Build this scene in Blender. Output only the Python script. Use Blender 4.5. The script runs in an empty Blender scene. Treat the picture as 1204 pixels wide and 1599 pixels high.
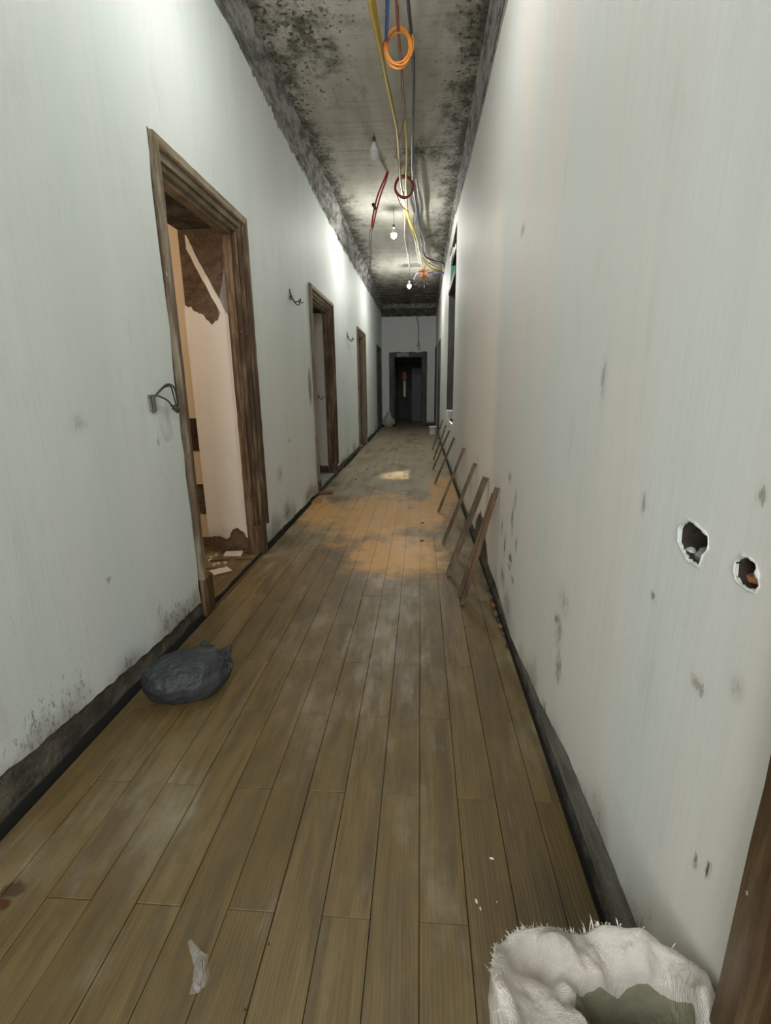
import bpy, bmesh, math, random
from mathutils import Vector, noise, Matrix
random.seed(7)
S = bpy.context.scene
COL = S.collection
# ------------------------------------------------------------------ camera
FPX = 750.0; EYE = 1.5
d = Vector((55, -(602-799.5), -FPX)).normalized()
u = Vector((math.sin(.008), math.cos(.008), 0)); u = (u-d*u.dot(d)).normalized()
r = d.cross(u)
M = Matrix((r, d, u))                       # camera vector -> world vector
cam = bpy.data.cameras.new('camera'); camo = bpy.data.objects.new('camera', cam); COL.objects.link(camo)
camo.matrix_world = Matrix.Translation((0, 0, EYE)) @ M.to_4x4()
cam.sensor_fit = 'HORIZONTAL'; cam.sensor_width = 36; cam.lens = FPX/1204*36; cam.clip_start = .02
S.camera = camo
def ray(px, py): return M @ Vector((px-602, -(py-799.5), -FPX))
def onX(px, py, X): v = ray(px, py); return Vector((0, 0, EYE)) + v*(X/v.x)
def onY(px, py, Y): v = ray(px, py); return Vector((0, 0, EYE)) + v*(Y/v.y)
def onZ(px, py, Z=0): v = ray(px, py); return Vector((0, 0, EYE)) + v*((Z-EYE)/v.z)
# ------------------------------------------------------------------ world, exposure, lamps
W = bpy.data.worlds.new('world'); S.world = W; W.use_nodes = True
W.node_tree.nodes['Background'].inputs[0].default_value = (.75, .9, 1, 1)
W.node_tree.nodes['Background'].inputs[1].default_value = .12
S.view_settings.view_transform = 'Standard'; S.view_settings.look = 'None'
S.view_settings.gamma = 1; S.view_settings.use_curve_mapping = False
S.view_settings.exposure = 0.98
def point_light(name, loc, power, col, rad=.05):
    l = bpy.data.lights.new(name, 'POINT'); l.energy = power; l.color = col; l.shadow_soft_size = rad
    o = bpy.data.objects.new(name, l); COL.objects.link(o); o.location = loc; return o
def area_light(name, loc, aim, power, col, sx, sy):
    l = bpy.data.lights.new(name, 'AREA'); l.shape = 'RECTANGLE'; l.energy = power; l.color = col; l.size = sx; l.size_y = sy
    o = bpy.data.objects.new(name, l); COL.objects.link(o); o.location = loc
    o.rotation_euler = (Vector(aim)-Vector(loc)).to_track_quat('-Z', 'Y').to_euler(); return o
# added soft fill lamp behind the camera, brightens the near walls and floor
area_light('fill_lamp_behind', (-.45, -2.4, 2.3), (-.55, 6, 1.7), 66, (.98, .99, .98), 1.7, 3.4)
BULB = 440
# lamp in the first left room; added spot makes the bright floor patch
point_light('side_room_lamp', (-3.2, 2.6, 2.6), 30, (1, .76, .5), .06)
sp = bpy.data.lights.new('floor_patch_spot', 'SPOT'); sp.energy = 800; sp.color = (1, .8, .6); sp.spot_size = math.radians(12); sp.spot_blend = .6; sp.shadow_soft_size = .06
spo = bpy.data.objects.new('floor_patch_spot', sp); COL.objects.link(spo); spo.location = (2.5, 9.9, 3.2)
spo.rotation_euler = (Vector((-.12, 8.3, 0))-spo.location).to_track_quat('-Z', 'Y').to_euler()
# ------------------------------------------------------------------ dimensions
XL, XR, ZC, YE, YB = -1.46, .555, 4.36, 18.7, -2.6
TH = .5; XO = XL-TH
# ------------------------------------------------------------------ node helpers
class NT:
    def __init__(s, name):
        s.m = bpy.data.materials.new(name); s.m.use_nodes = True; s.t = s.m.node_tree; s.b = s.t.nodes['Principled BSDF']
    def n(s, typ, **kw):
        o = s.t.nodes.new(typ)
        for k, v in kw.items(): setattr(o, k, v)
        return o
    def put(s, sock, v):
        if isinstance(v, bpy.types.NodeSocket): s.t.links.new(v, sock)
        elif isinstance(v, (tuple, list)):
            sock.default_value = tuple(v) + ((1,) if len(v) == 3 and len(sock.default_value) == 4 else ())
        else: sock.default_value = v
    def math(s, op, a, b=0, clamp=False):
        o = s.n('ShaderNodeMath', operation=op, use_clamp=clamp); s.put(o.inputs[0], a); s.put(o.inputs[1], b); return o.outputs[0]
    def pos(s): return s.n('ShaderNodeNewGeometry').outputs['Position']
    def sc(s, vec, scale, off=(0, 0, 0)):
        o = s.n('ShaderNodeMapping'); s.put(o.inputs[0], vec); s.put(o.inputs['Scale'], scale); s.put(o.inputs['Location'], off); return o.outputs[0]
    def noise(s, vec, scale=1, detail=4, rough=.5, dist=0):
        o = s.n('ShaderNodeTexNoise'); s.put(o.inputs['Vector'], vec); o.inputs['Scale'].default_value = scale
        o.inputs['Detail'].default_value = detail; o.inputs['Roughness'].default_value = rough; o.inputs['Distortion'].default_value = dist
        return o.outputs['Fac']
    def vor(s, vec, scale): 
        o = s.n('ShaderNodeTexVoronoi'); s.put(o.inputs['Vector'], vec); o.inputs['Scale'].default_value = scale; return o.outputs['Distance']
    def rng(s, v, a, b, c=0., e=1.):
        o = s.n('ShaderNodeMapRange'); o.interpolation_type = 'SMOOTHSTEP'
        s.put(o.inputs[0], v); s.put(o.inputs[1], a); s.put(o.inputs[2], b); s.put(o.inputs[3], c); s.put(o.inputs[4], e); return o.outputs[0]
    def mix(s, f, a, b):
        o = s.n('ShaderNodeMix', data_type='RGBA'); s.put(o.inputs[0], f); s.put(o.inputs[6], a); s.put(o.inputs[7], b); return o.outputs[2]
    def ell(s, p, c, rad):                      # 1 in the centre of an ellipsoid, 0 on its surface
        v = s.n('ShaderNodeVectorMath', operation='SUBTRACT'); s.put(v.inputs[0], p); v.inputs[1].default_value = c
        w = s.n('ShaderNodeVectorMath', operation='MULTIPLY'); s.put(w.inputs[0], v.outputs[0]); w.inputs[1].default_value = tuple(1/x for x in rad)
        l = s.n('ShaderNodeVectorMath', operation='LENGTH'); s.put(l.inputs[0], w.outputs[0])
        return s.math('SUBTRACT', 1, l.outputs['Value'], True)
    def bump(s, h, strength, dist=.01):
        o = s.n('ShaderNodeBump'); s.put(o.inputs['Height'], h); o.inputs['Strength'].default_value = strength; o.inputs['Distance'].default_value = dist
        s.t.links.new(o.outputs[0], s.b.inputs['Normal'])
    def done(s, col, rough=.8, **kw):
        s.put(s.b.inputs['Base Color'], col); s.put(s.b.inputs['Roughness'], rough)
        for k, v in kw.items(): s.put(s.b.inputs[k], v)
        return s.m
def simple(name, col, rough=.7, var=.25, scale=20, bump=.3, **kw):
    t = NT(name); p = t.n('ShaderNodeTexCoord').outputs['Object']
    n = t.noise(p, scale, 5, .6)
    c = t.mix(n, tuple(x*(1-var) for x in col), tuple(min(1, x*(1+var)) for x in col))
    if bump: t.bump(n, bump, .004)
    return t.done(c, rough, **kw)
MAT = {}
# painted plaster: soft vertical trowel bands, stains at given places
def plaster(name, base, tint, spots, low, smear=None, wall=True):
    t = NT(name); p = t.pos()
    band = t.noise(t.sc(p, (.3, 1.6, .12)), 1.3, 3)
    c = t.mix(t.rng(band, .35, .65), base, tint)
    fine = t.noise(t.sc(p, (6, 22, 1.3)), 1, 5, .6)
    c = t.mix(t.rng(fine, .45, .8, 0, .14), c, tuple(x*.72 for x in base))
    drip = t.noise(t.sc(p, (4, 40, 2.2)), 1, 4, .7)
    c = t.mix(t.rng(drip, .76, .86, 0, .3), c, (.28, .27, .24))
    grit = t.noise(t.sc(p, (30, 62, 24)), 1, 5, .78)
    clump = t.noise(t.sc(p, (2, 2.6, 1.6)), 1, 3)
    sm_ = t.noise(t.sc(p, (3, 4.5, 1.6)), 1.3, 5, .7); c = t.mix(t.rng(sm_, .55, .78, 0, .22), c, (.42, .41, .37))
    if low:
        z = t.n('ShaderNodeSeparateXYZ'); t.put(z.inputs[0], p)
        lo = t.math('MULTIPLY', t.rng(z.outputs[2], low, .05), t.rng(clump, .4, .62))
        c = t.mix(t.rng(t.math('ADD', t.math('MULTIPLY', lo, .22), grit), .69, .78, 0, .75), c, (.1, .095, .075))
        c = t.mix(t.rng(t.math('ADD', t.math('MULTIPLY', t.rng(z.outputs[2], .45, .1), .35), clump), .72, .95, 0, .6), c, (.3, .29, .25))
    for (ctr, rad, amt, col, th) in spots:
        e = t.ell(p, ctr, rad)
        m = t.math('ADD', t.math('MULTIPLY', e, .28), grit)
        c = t.mix(t.math('MULTIPLY', t.rng(m, th, th+.14, 0, amt), t.rng(e, .0, .3)), c, col)
        c = t.mix(t.rng(e, 0, 1, 0, amt*.28), c, col)
    h = t.math('ADD', t.math('MULTIPLY', band, 2.2), t.math('ADD', t.math('MULTIPLY', fine, .5), t.math('MULTIPLY', t.noise(p, 45, 3), .12)))
    t.bump(h, .16, .02)
    return t.done(c, .62)
DK = (.05, .045, .035); BR = (.16, .11, .07); GY = (.2, .195, .18)
def wl(px, py): v = onX(px, py, XL+.012); return (v.x, v.y, v.z)
def wr(px, py): v = onX(px, py, XR-.012); return (v.x, v.y, v.z)
MAT['plaster_left'] = plaster('plaster_left', (.69, .765, .74), (.745, .79, .775), [
    (wl(437, 740), (.3, .16, .14), .9, DK, .70), (wl(452, 688), (.3, .08, .05), .9, GY, .66), (wl(482, 772), (.3, .3, .16), .95, DK, .68),
    (wl(484, 605), (.3, .13, .30), .95, GY, .52), (wl(450, 800), (.3, .5, .22), .8, DK, .70), (wl(435, 830), (.3, .4, .2), .8, DK, .72),
    (wl(200, 1040), (.3, .22, .12), .8, DK, .72), (wl(122, 660), (.3, .1, .08), .35, GY, .66), (wl(290, 970), (.3, .25, .14), .9, DK, .66),
    (wl(170, 905), (.3, .03, .03), .6, GY, .6), (wl(247, 690), (.3, .02, .04), .5, GY, .6), (wl(535, 720), (.3, .6, .15), .8, DK, .7)], .75)
rr = []
for (x, y, ry, rz, a, c, th) in [(796, 745, .10, .07, .8, BR, .66), (800, 810, .07, .16, .9, BR, .64), (788, 850, .05, .12, .9, BR, .62),
        (797, 872, .10, .05, 1, BR, .58), (805, 780, .05, .1, .9, DK, .66), (800, 905, .08, .05, .9, DK, .66), (790, 935, .15, .1, .7, BR, .7), (735, 760, .5, .3, .6, GY, .7), (785, 900, .16, .12, .8, BR, .66), (806, 850, .03, .09, .9, DK, .62), (784, 825, .03, .1, .8, DK, .62), (795, 885, .07, .03, .9, DK, .6),
        (880, 940, .13, .09, .5, BR, .70), (872, 985, .08, .12, .7, GY, .64), (872, 1040, .07, .10, .7, GY, .6), (868, 965, .03, .04, 1, DK, .66),
        (850, 1110, .08, .07, .95, DK, .66), (1152, 1075, .035, .04, .8, BR, .70), (1090, 1070, .04, .03, .5, BR, .62), (1005, 785, .03, .05, .6, GY, .62),
        (1105, 1360, .012, .035, .9, DK, .58), (1085, 1345, .012, .03, .7, DK, .60), (942, 590, .05, .1, .6, GY, .66), (816, 360, .1, .05, .5, GY, .6), (1190, 770, .02, .03, .6, BR, .62),
        (1020, 930, .02, .02, .8, GY, .6), (745, 715, .3, .07, .3, BR, .7)]:
    rr.append((wr(x, y), (.3, ry, rz), a, c, th))
MAT['plaster_right'] = plaster('plaster_right', (.665, .69, .668), (.715, .68, .635), rr, .5)
MAT['plaster_end'] = plaster('plaster_end', (.62, .64, .64), (.66, .67, .66), [], .3)
MAT['plaster_room'] = plaster('plaster_room', (.77, .73, .68), (.74, .69, .64), [], .3)
def masonry():
    t = NT('bare_masonry'); p = t.pos()
    n = t.noise(t.sc(p, (6, 5, 9)), 1.5, 6, .7); n2 = t.noise(p, 28, 5, .7)
    c = t.mix(t.rng(n, .3, .7), (.05, .044, .03), (.2, .18, .135)); c = t.mix(t.rng(n2, .55, .75, 0, .5), c, (.36, .34, .28))
    c = t.mix(t.rng(t.noise(t.sc(p, (3, 3, 3), (5, 1, 2)), 1.3, 5), .5, .65, 0, .75), c, (.04, .038, .028))
    t.bump(t.math('ADD', n, n2), 1, .04); return t.done(c, .95)
MAT['masonry'] = masonry()
def stain_band(name, a, b):
    t = NT(name); p = t.pos(); n = t.noise(t.sc(p, (5, 2.2, 7)), 1.6, 6, .75); n2 = t.noise(p, 60, 4, .7)
    c = t.mix(t.rng(n, .38, .62), a, b); c = t.mix(t.rng(n2, .6, .7, 0, .5), c, (.5, .5, .47)); t.bump(t.math('ADD', n, n2), .7, .02); return t.done(c, .92)
MAT['cornice'] = stain_band('cornice', (.09, .09, .078), (.36, .36, .34))
MAT['skim'] = simple('skim_coat', (.27, .275, .26), .9, .3, 6)
MAT['brown_bare'] = stain_band('brown_bare', (.10, .065, .042), (.17, .115, .08))
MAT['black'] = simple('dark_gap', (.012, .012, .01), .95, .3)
def ceiling_mat():
    t = NT('ceiling_concrete'); p = t.pos()
    s = t.n('ShaderNodeSeparateXYZ'); t.put(s.inputs[0], p)
    n = t.noise(t.sc(p, (3, .8, 1)), 1.2, 5, .6)
    c = t.mix(t.rng(n, .3, .7), (.42, .395, .32), (.56, .55, .49))
    brd = t.noise(t.sc(p, (1.2, 14, 1)), 1, 3)
    c = t.mix(t.rng(brd, .5, .75, 0, .3), c, (.22, .2, .15))
    # mould in patches, belts and specks; darker along both edges and far end
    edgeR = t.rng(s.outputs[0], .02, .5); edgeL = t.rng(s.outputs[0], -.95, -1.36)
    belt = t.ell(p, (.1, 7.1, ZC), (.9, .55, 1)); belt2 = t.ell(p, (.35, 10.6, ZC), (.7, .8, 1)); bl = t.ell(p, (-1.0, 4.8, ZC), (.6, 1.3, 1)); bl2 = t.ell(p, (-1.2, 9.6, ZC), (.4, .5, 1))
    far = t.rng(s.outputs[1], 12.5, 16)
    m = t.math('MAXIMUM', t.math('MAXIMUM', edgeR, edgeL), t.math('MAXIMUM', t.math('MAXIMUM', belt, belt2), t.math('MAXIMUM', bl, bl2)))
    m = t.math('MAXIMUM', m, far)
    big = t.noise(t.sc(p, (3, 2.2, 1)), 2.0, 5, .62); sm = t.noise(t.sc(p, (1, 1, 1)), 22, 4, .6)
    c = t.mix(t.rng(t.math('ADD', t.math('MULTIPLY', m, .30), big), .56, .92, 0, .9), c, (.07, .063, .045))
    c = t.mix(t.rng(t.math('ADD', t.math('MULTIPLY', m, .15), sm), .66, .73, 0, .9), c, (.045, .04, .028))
    md = t.noise(t.sc(p, (1.3, .8, 1)), 8, 2, .5); c = t.mix(t.rng(t.math('ADD', t.math('MULTIPLY', bl, .2), md), .72, .80, 0, .75), c, (.085, .07, .04))
    t.bump(t.math('ADD', brd, big), .35, .02)
    return t.done(c, .85)
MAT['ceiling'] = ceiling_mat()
def floor_mat():
    t = NT('floor_planks'); p = t.pos(); oi = t.n('ShaderNodeObjectInfo'); rnd = oi.outputs['Random']
    cb = t.n('ShaderNodeCombineXYZ'); t.put(cb.inputs[0], t.math('MULTIPLY', rnd, 37)); t.put(cb.inputs[1], t.math('MULTIPLY', rnd, 91)); t.put(cb.inputs[2], t.math('MULTIPLY', rnd, 13))
    v = t.n('ShaderNodeVectorMath', operation='ADD'); t.put(v.inputs[0], p); t.put(v.inputs[1], cb.outputs[0]); q = v.outputs[0]
    g = t.noise(t.sc(q, (13, 1.1, 1)), 1.5, 5, .55, 1.2)
    wv = t.n('ShaderNodeTexWave'); wv.wave_type = 'BANDS'; wv.bands_direction = 'X'
    t.put(wv.inputs[0], t.sc(q, (1, .12, 1))); wv.inputs['Scale'].default_value = 26; wv.inputs['Distortion'].default_value = 9; wv.inputs['Detail'].default_value = 3; wv.inputs['Detail Scale'].default_value = .8
    tone = t.mix(rnd, (.14, .093, .030), (.19, .13, .047))
    c = t.mix(t.rng(g, .35, .7), tone, (.10, .068, .027))
    c = t.mix(t.rng(wv.outputs['Fac'], .3, .95, 0, .24), c, (.07, .045, .022))
    pk = t.noise(t.sc(q, (3, 1.2, 1)), 2.2, 4); c = t.mix(t.rng(pk, .5, .75, 0, .5), c, (.19, .118, .046))
    knot = t.ell(q, (0, 0, 0), (1, 1, 1))
    # dust film trodden over the planks
    du = t.noise(t.sc(p, (1.5, .8, 1)), 1.6, 6, .65); s = t.n('ShaderNodeSeparateXYZ'); t.put(s.inputs[0], p)
    farm = t.rng(s.outputs[1], 2.2, 9)
    c = t.mix(t.math('MULTIPLY', t.rng(t.math('ADD', du, t.math('MULTIPLY', farm, .30)), .48, .85), .75), c, (.44, .385, .27))
    sc = t.noise(t.sc(p, (5, 1.6, 1)), 2, 3, .6)
    c = t.mix(t.rng(t.math('ADD', t.math('MULTIPLY', t.ell(p, (-.2, 2.9, 0), (.4, 1.8, 1)), .3), sc), .60, .9, 0, .45), c, (.38, .35, .30))
    bk_ = t.noise(t.sc(p, (5, .9, 1), (3, 7, 0)), 1.4, 4, .6); c = t.mix(t.rng(bk_, .5, .7, 0, .45), c, (.075, .05, .02))
    # orange plaster dust
    om = None
    for ctr, rad in [((.34, 6.9, 0), (.42, 1.9, 1)), ((-1.15, 5.6, 0), (.55, 1.0, 1)), ((.05, 5.7, 0), (.55, 1.2, 1)), ((-.5, 5.6, 0), (1.0, 2.0, 1)), ((-.2, 4.2, 0), (.8, 1.0, 1)), ((.42, 7.3, 0), (.22, 1.3, 1)), ((-1.35, 6.1, 0), (.3, .5, 1))]:
        e = t.ell(p, ctr, rad); om = e if om is None else t.math('MAXIMUM', om, e)
    on = t.noise(t.sc(p, (2.6, 2, 1)), 2.0, 6, .7)
    c = t.mix(t.rng(t.math('ADD', t.math('MULTIPLY', om, .70), on), .64, 1.02, 0, .95), c, (.60, .33, .10))
    st = t.noise(t.sc(p, (9, 6, 1)), 3, 4, .7); c = t.mix(t.rng(st, .70, .76, 0, .5), c, (.07, .045, .02))
    hs = t.ell(p, tuple(onZ(4, 1412)), (.05, .035, 1)); c = t.mix(t.rng(t.math('ADD', hs, st), .95, 1.2, 0, .9), c, (.07, .02, .005))
    hs = t.ell(p, tuple(onZ(22, 1388)), (.09, .05, 1)); c = t.mix(t.rng(t.math('ADD', hs, st), .95, 1.15, 0, .8), c, (.05, .03, .01))
    t.bump(t.math('ADD', t.math('MULTIPLY', wv.outputs['Fac'], .25), g), .22, .006)
    return t.done(c, t.rng(du, .3, .7, .36, .6))
MAT['floor'] = floor_mat()
def wood(name, pale, dark, lo=.42, hi=.62, axis='Z', rough=.6):
    t = NT(name); p = t.pos()
    sc = {'Z': (22, 22, 1.6), 'Y': (22, 1.6, 22), 'X': (1.6, 22, 22)}[axis]
    n = t.noise(t.sc(p, sc), 1.2, 5, .65); w = t.noise(t.sc(p, (2, 2, .8)), 1.6, 5, .7)
    c = t.mix(t.rng(t.math('ADD', t.math('MULTIPLY', n, .5), t.math('MULTIPLY', w, .5)), lo, hi), dark, pale)
    ch = t.noise(t.sc(p, (40, 40, 14)), 1, 4, .7); c = t.mix(t.rng(ch, .69, .74, 0, .8), c, (.55, .53, .46))
    t.bump(n, .5, .006); return t.done(c, rough)
MAT['casing'] = wood('casing_wood', (.215, .145, .075), (.06, .03, .012), .44, .6)
MAT['casing_h'] = wood('casing_head_wood', (.32, .255, .17), (.11, .075, .04), .36, .6, 'Y')
MAT['casing_pale'] = wood('casing_near_wood', (.27, .225, .155), (.10, .062, .03), .42, .58)
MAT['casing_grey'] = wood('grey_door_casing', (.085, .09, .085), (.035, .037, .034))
MAT['casing_mix'] = wood('weathered_casing', (.2, .185, .15), (.16, .075, .025), .4, .6)
MAT['batten'] = wood('batten_wood', (.165, .11, .058), (.055, .03, .013), .4, .62)
MAT['dark_door'] = wood('dark_varnished_wood', (.15, .095, .05), (.05, .028, .014), .42, .66, rough=.35)
# ------------------------------------------------------------------ mesh helpers
def link(name, me, mat, parent=None, smooth=False):
    o = bpy.data.objects.new(name, me); COL.objects.link(o)
    if mat: me.materials.append(mat)
    if parent: o.parent = parent
    if smooth:
        for f in me.polygons: f.use_smooth = True
    return o
def mesh(name, vs, fs, mat, parent=None, smooth=False):
    me = bpy.data.meshes.new(name); me.from_pydata([tuple(v) for v in vs], [], fs); me.update(); me.validate()
    return link(name, me, mat, parent, smooth)
def from_bm(name, bm, mat, parent=None, smooth=False):
    me = bpy.data.meshes.new(name); bmesh.ops.recalc_face_normals(bm, faces=bm.faces); bm.to_mesh(me); bm.free()
    return link(name, me, mat, parent, smooth)
def boxes(name, bs, mat, parent=None, bevel=0, jit=0):
    bm = bmesh.new()
    for (x0, y0, z0, x1, y1, z1) in bs:
        g = bmesh.ops.create_cube(bm, size=1)['verts']
        for v in g: v.co = Vector(((x0+x1)/2+v.co.x*(x1-x0), (y0+y1)/2+v.co.y*(y1-y0), (z0+z1)/2+v.co.z*(z1-z0)))
    if bevel: bmesh.ops.bevel(bm, geom=bm.edges[:], offset=bevel, segments=1, affect='EDGES')
    if jit:
        for v in bm.verts: v.co += Vector(random.uniform(-jit, jit) for _ in range(3))
    return from_bm(name, bm, mat, parent)
def empty(name, loc=(0, 0, 0)):
    o = bpy.data.objects.new(name, None); COL.objects.link(o); o.location = loc; o.empty_display_size = .1; return o
def tag(o, label, cat, group=None):
    o['label'] = label; o['category'] = cat
    if group: o['group'] = group
    return o
def struct(o): o['kind'] = 'structure'; return o
def keep(o, parent):                            # parent without moving
    o.parent = parent; o.location = -parent.location; return o
def catmull(pts, n=6):
    P = [Vector(p) for p in pts]; out = []
    for i in range(len(P)-1):
        a = P[max(0, i-1)]; b = P[i]; c = P[i+1]; e = P[min(len(P)-1, i+2)]
        for k in range(n):
            t = k/n; out.append(.5*((2*b)+(c-a)*t+(2*a-5*b+4*c-e)*t*t+(3*b-a-3*c+e)*t**3))
    return out+[P[-1]]
def tube(bm, path, rad, sides=8, closed=False):
    path = [Vector(p) for p in path]; N = len(path); rings = []; ref = None
    for i, p in enumerate(path):
        t = (path[(i+1) % N if closed else min(N-1, i+1)]-path[(i-1) % N if closed else max(0, i-1)]).normalized()
        if ref is None: ref = t.orthogonal().normalized()
        ref = (ref-t*ref.dot(t)).normalized(); b = t.cross(ref)
        rr = rad(i/(N-1)) if callable(rad) else rad
        rings.append([bm.verts.new(p+(ref*math.cos(a)+b*math.sin(a))*rr) for a in [2*math.pi*k/sides for k in range(sides)]])
    for i in range(N if closed else N-1):
        A = rings[i]; B = rings[(i+1) % N]
        for k in range(sides): bm.faces.new((A[k], A[(k+1) % sides], B[(k+1) % sides], B[k]))
    if not closed:
        bm.faces.new(rings[0][::-1]); bm.faces.new(rings[-1])
def tubes(name, paths, rad, mat, parent=None, sides=8, closed=False):
    bm = bmesh.new()
    for p in paths: tube(bm, p, rad, sides, closed)
    return from_bm(name, bm, mat, parent, True)
def fn(x, y=0., z=0.): return noise.noise(Vector((x, y, z)))
# wall body with rectangular openings [(y0,y1,z0,z1)]; plane X, body away from the corridor
def wall_body(name, X, sgn, y0, y1, z1, ops, mat, depth=TH):
    ys = sorted({y0, y1, *[o[0] for o in ops], *[o[1] for o in ops]}); zs = sorted({-.05, z1, *[max(-.05, o[2]) for o in ops], *[o[3] for o in ops]})
    vs = []; fs = []
    def q(a, b, c, e): n = len(vs); vs.extend([a, b, c, e]); fs.append((n, n+1, n+2, n+3))
    hole = lambda y, z: any(o[0] < y < o[1] and o[2] < z < o[3] for o in ops)
    XB = X+sgn*depth
    for i in range(len(ys)-1):
        for j in range(len(zs)-1):
            a, b, c, e = ys[i], ys[i+1], zs[j], zs[j+1]
            if not hole((a+b)/2, (c+e)/2):
                q((X, a, c), (X, b, c), (X, b, e), (X, a, e)); q((XB, a, c), (XB, b, c), (XB, b, e), (XB, a, e))
    for o in ops:
        z0 = max(-.05, o[2])
        q((X, o[0], z0), (XB, o[0], z0), (XB, o[0], o[3]), (X, o[0], o[3])); q((X, o[1], z0), (XB, o[1], z0), (XB, o[1], o[3]), (X, o[1], o[3]))
        q((X, o[0], o[3]), (XB, o[0], o[3]), (XB, o[1], o[3]), (X, o[1], o[3])); q((X, o[0], z0), (XB, o[0], z0), (XB, o[1], z0), (X, o[1], z0))
    q((X, y0, -.05), (XB, y0, -.05), (XB, y0, z1), (X, y0, z1)); q((X, y1, -.05), (XB, y1, -.05), (XB, y1, z1), (X, y1, z1))
    q((X, y0, z1), (XB, y0, z1), (XB, y1, z1), (X, y1, z1))
    return struct(mesh(name, vs, fs, mat))
# a coat of plaster with ragged edges: segs = [(u0,u1,[(lo(u),hi(u))],(jag0,jag1))]
def coat(name, mp, segs, mat, parent, thick=.012, du=.03, dz=.12, wav=.0025, skirt=None):
    vs = []; fs = []
    for (u0, u1, iv, jag) in segs:
        step = du(u0) if callable(du) else du
        n = max(1, round((u1-u0)/step))
        for lo, hi in iv:
            umid = (u0+u1)/2; nz = max(1, round((hi(umid)-lo(umid))/dz)); base = len(vs)
            for i in range(n+1):
                u_ = u0+(u1-u0)*i/n; a = lo(u_); b = max(a+.001, hi(u_))
                for j in range(nz+1):
                    z = a+(b-a)*j/nz; uu = u_
                    jz = z < 2.7
                    if i == 0 and jag[0] and jz: uu += jag[0]*(fn(z*14, u0)+.5*fn(z*40, u0)+.3)
                    if i == n and jag[1] and jz: uu -= jag[1]*(fn(z*14, u1)+.5*fn(z*40, u1)+.3)
                    w = wav*fn(u_*2.2, z*.7, 3)+wav*.4*fn(u_*9, z*3, 9)
                    vs.append(mp(uu, z, thick+w))
            fr = lambda i, j: base+i*(nz+1)+j
            for i in range(n):
                for j in range(nz): fs.append((fr(i, j), fr(i+1, j), fr(i+1, j+1), fr(i, j+1)))
            edge = [fr(i, 0) for i in range(n+1)]+[fr(n, j) for j in range(1, nz+1)]+[fr(i, nz) for i in range(n-1, -1, -1)]+[fr(0, j) for j in range(nz-1, 0, -1)]
            b0 = len(vs)
            inv = mp(0, 0, 1); org = mp(0, 0, 0); nrm = Vector(inv)-Vector(org)
            for e in edge: vs.append(tuple(Vector(vs[e])-nrm*(skirt or thick+.004)))
            L = len(edge)
            c0 = lambda e: e-base < nz+1; cn = lambda e: e-base >= n*(nz+1)
            for k in range(L):
                p, q = edge[k], edge[(k+1) % L]
                if (c0(p) and c0(q) and not jag[0]) or (cn(p) and cn(q) and not jag[1]): continue
                fs.append((p, q, b0+(k+1) % L, b0+k))
    return mesh(name, vs, fs, mat, parent)
def lerp(tab, x):
    if x <= tab[0][0]: return tab[0][1]
    for (a, b), (c, e) in zip(tab, tab[1:]):
        if x <= c: return b+(e-b)*(x-a)/(c-a)
    return tab[-1][1]
# ------------------------------------------------------------------ openings (outer edge of the casings)
CW = .15
LD = [(2.86, 4.27, 2.82), (6.62, 8.28, 2.79), (11.4, 12.98, 2.80), (16.35, 17.9, 2.80)]     # left doors y0,y1,top
RD = [(-.78, .625, 2.8), (13.95, 15.1, 2.72), (17.25, 18.45, 2.8)]
WIN = (8.35, 10.25, .86, 3.95)
hole1 = [onX(px, py, XR-.012) for px, py in [(1060, 845), (1062, 825), (1074, 812), (1086, 818), (1097, 828), (1106, 838), (1106, 856), (1098, 866), (1092, 882), (1078, 876), (1068, 862)]]
hole2 = [onX(px, py, XR-.012) for px, py in [(1148, 895), (1150, 878), (1160, 868), (1172, 872), (1182, 882), (1184, 900), (1186, 915), (1180, 925), (1164, 917), (1152, 908)]]
def lop(o): return (o[0]+CW-.06, o[1]-CW+.06, -1, o[2]-CW+.06)
ops_l = [lop(o) for o in LD]
def hb(h, m=.012): return (min(p.y for p in h)-m, max(p.y for p in h)+m, min(p.z for p in h)-m, max(p.z for p in h)+m)
ops_r = [lop(o) for o in RD]+[WIN, hb(hole1), hb(hole2)]
wall_left = wall_body('wall_left', XL, -1, YB, YE+.3, ZC+.1, ops_l, MAT['masonry'])
wall_right = wall_body('wall_right', XR, 1, YB, YE+.3, ZC+.1, ops_r, MAT['masonry'])
mpL = lambda u_, z, t: (XL+t, u_, z)
mpR = lambda u_, z, t: (XR-t, u_, z)
botL = lambda y: lerp([(0, .22), (1.25, .2), (2.2, .13), (2.8, .12), (4.3, .06), (6.6, .05), (8.3, .13), (11, .12), (19, .1)], y)+.022*fn(y*3, 1)+.012*fn(y*17, 2)
topL = lambda y: lerp([(0, 4.2), (4, 4.16), (5.4, 4.03), (9.8, 3.93), (14, 3.98), (19, 4.03)], y)+.05*fn(y*2.1, 4)+.065*abs(fn(y*11, 5))-.10*abs(fn(y*22, 6))**.7+.03
botR = lambda y: lerp([(0, .22), (1.5, .2), (1.9, .13), (2.6, .06), (3.2, .13), (6, .1), (19, .08)], y)+.012*fn(y*4, 21)+.006*fn(y*19, 22)+.30*max(0, 1-abs(y-4.15)/.5)**.6*(1+.2*fn(y*12, 8))
topR = lambda y: lerp([(0, 3.9), (3.8, 3.9), (5.6, 3.93), (6.6, 3.98), (8.6, 4.14), (9.5, 4.3), (13, 4.1), (19, 3.98)], y)+.03*fn(y*1.3, 24)+.012*fn(y*10, 25)
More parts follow.
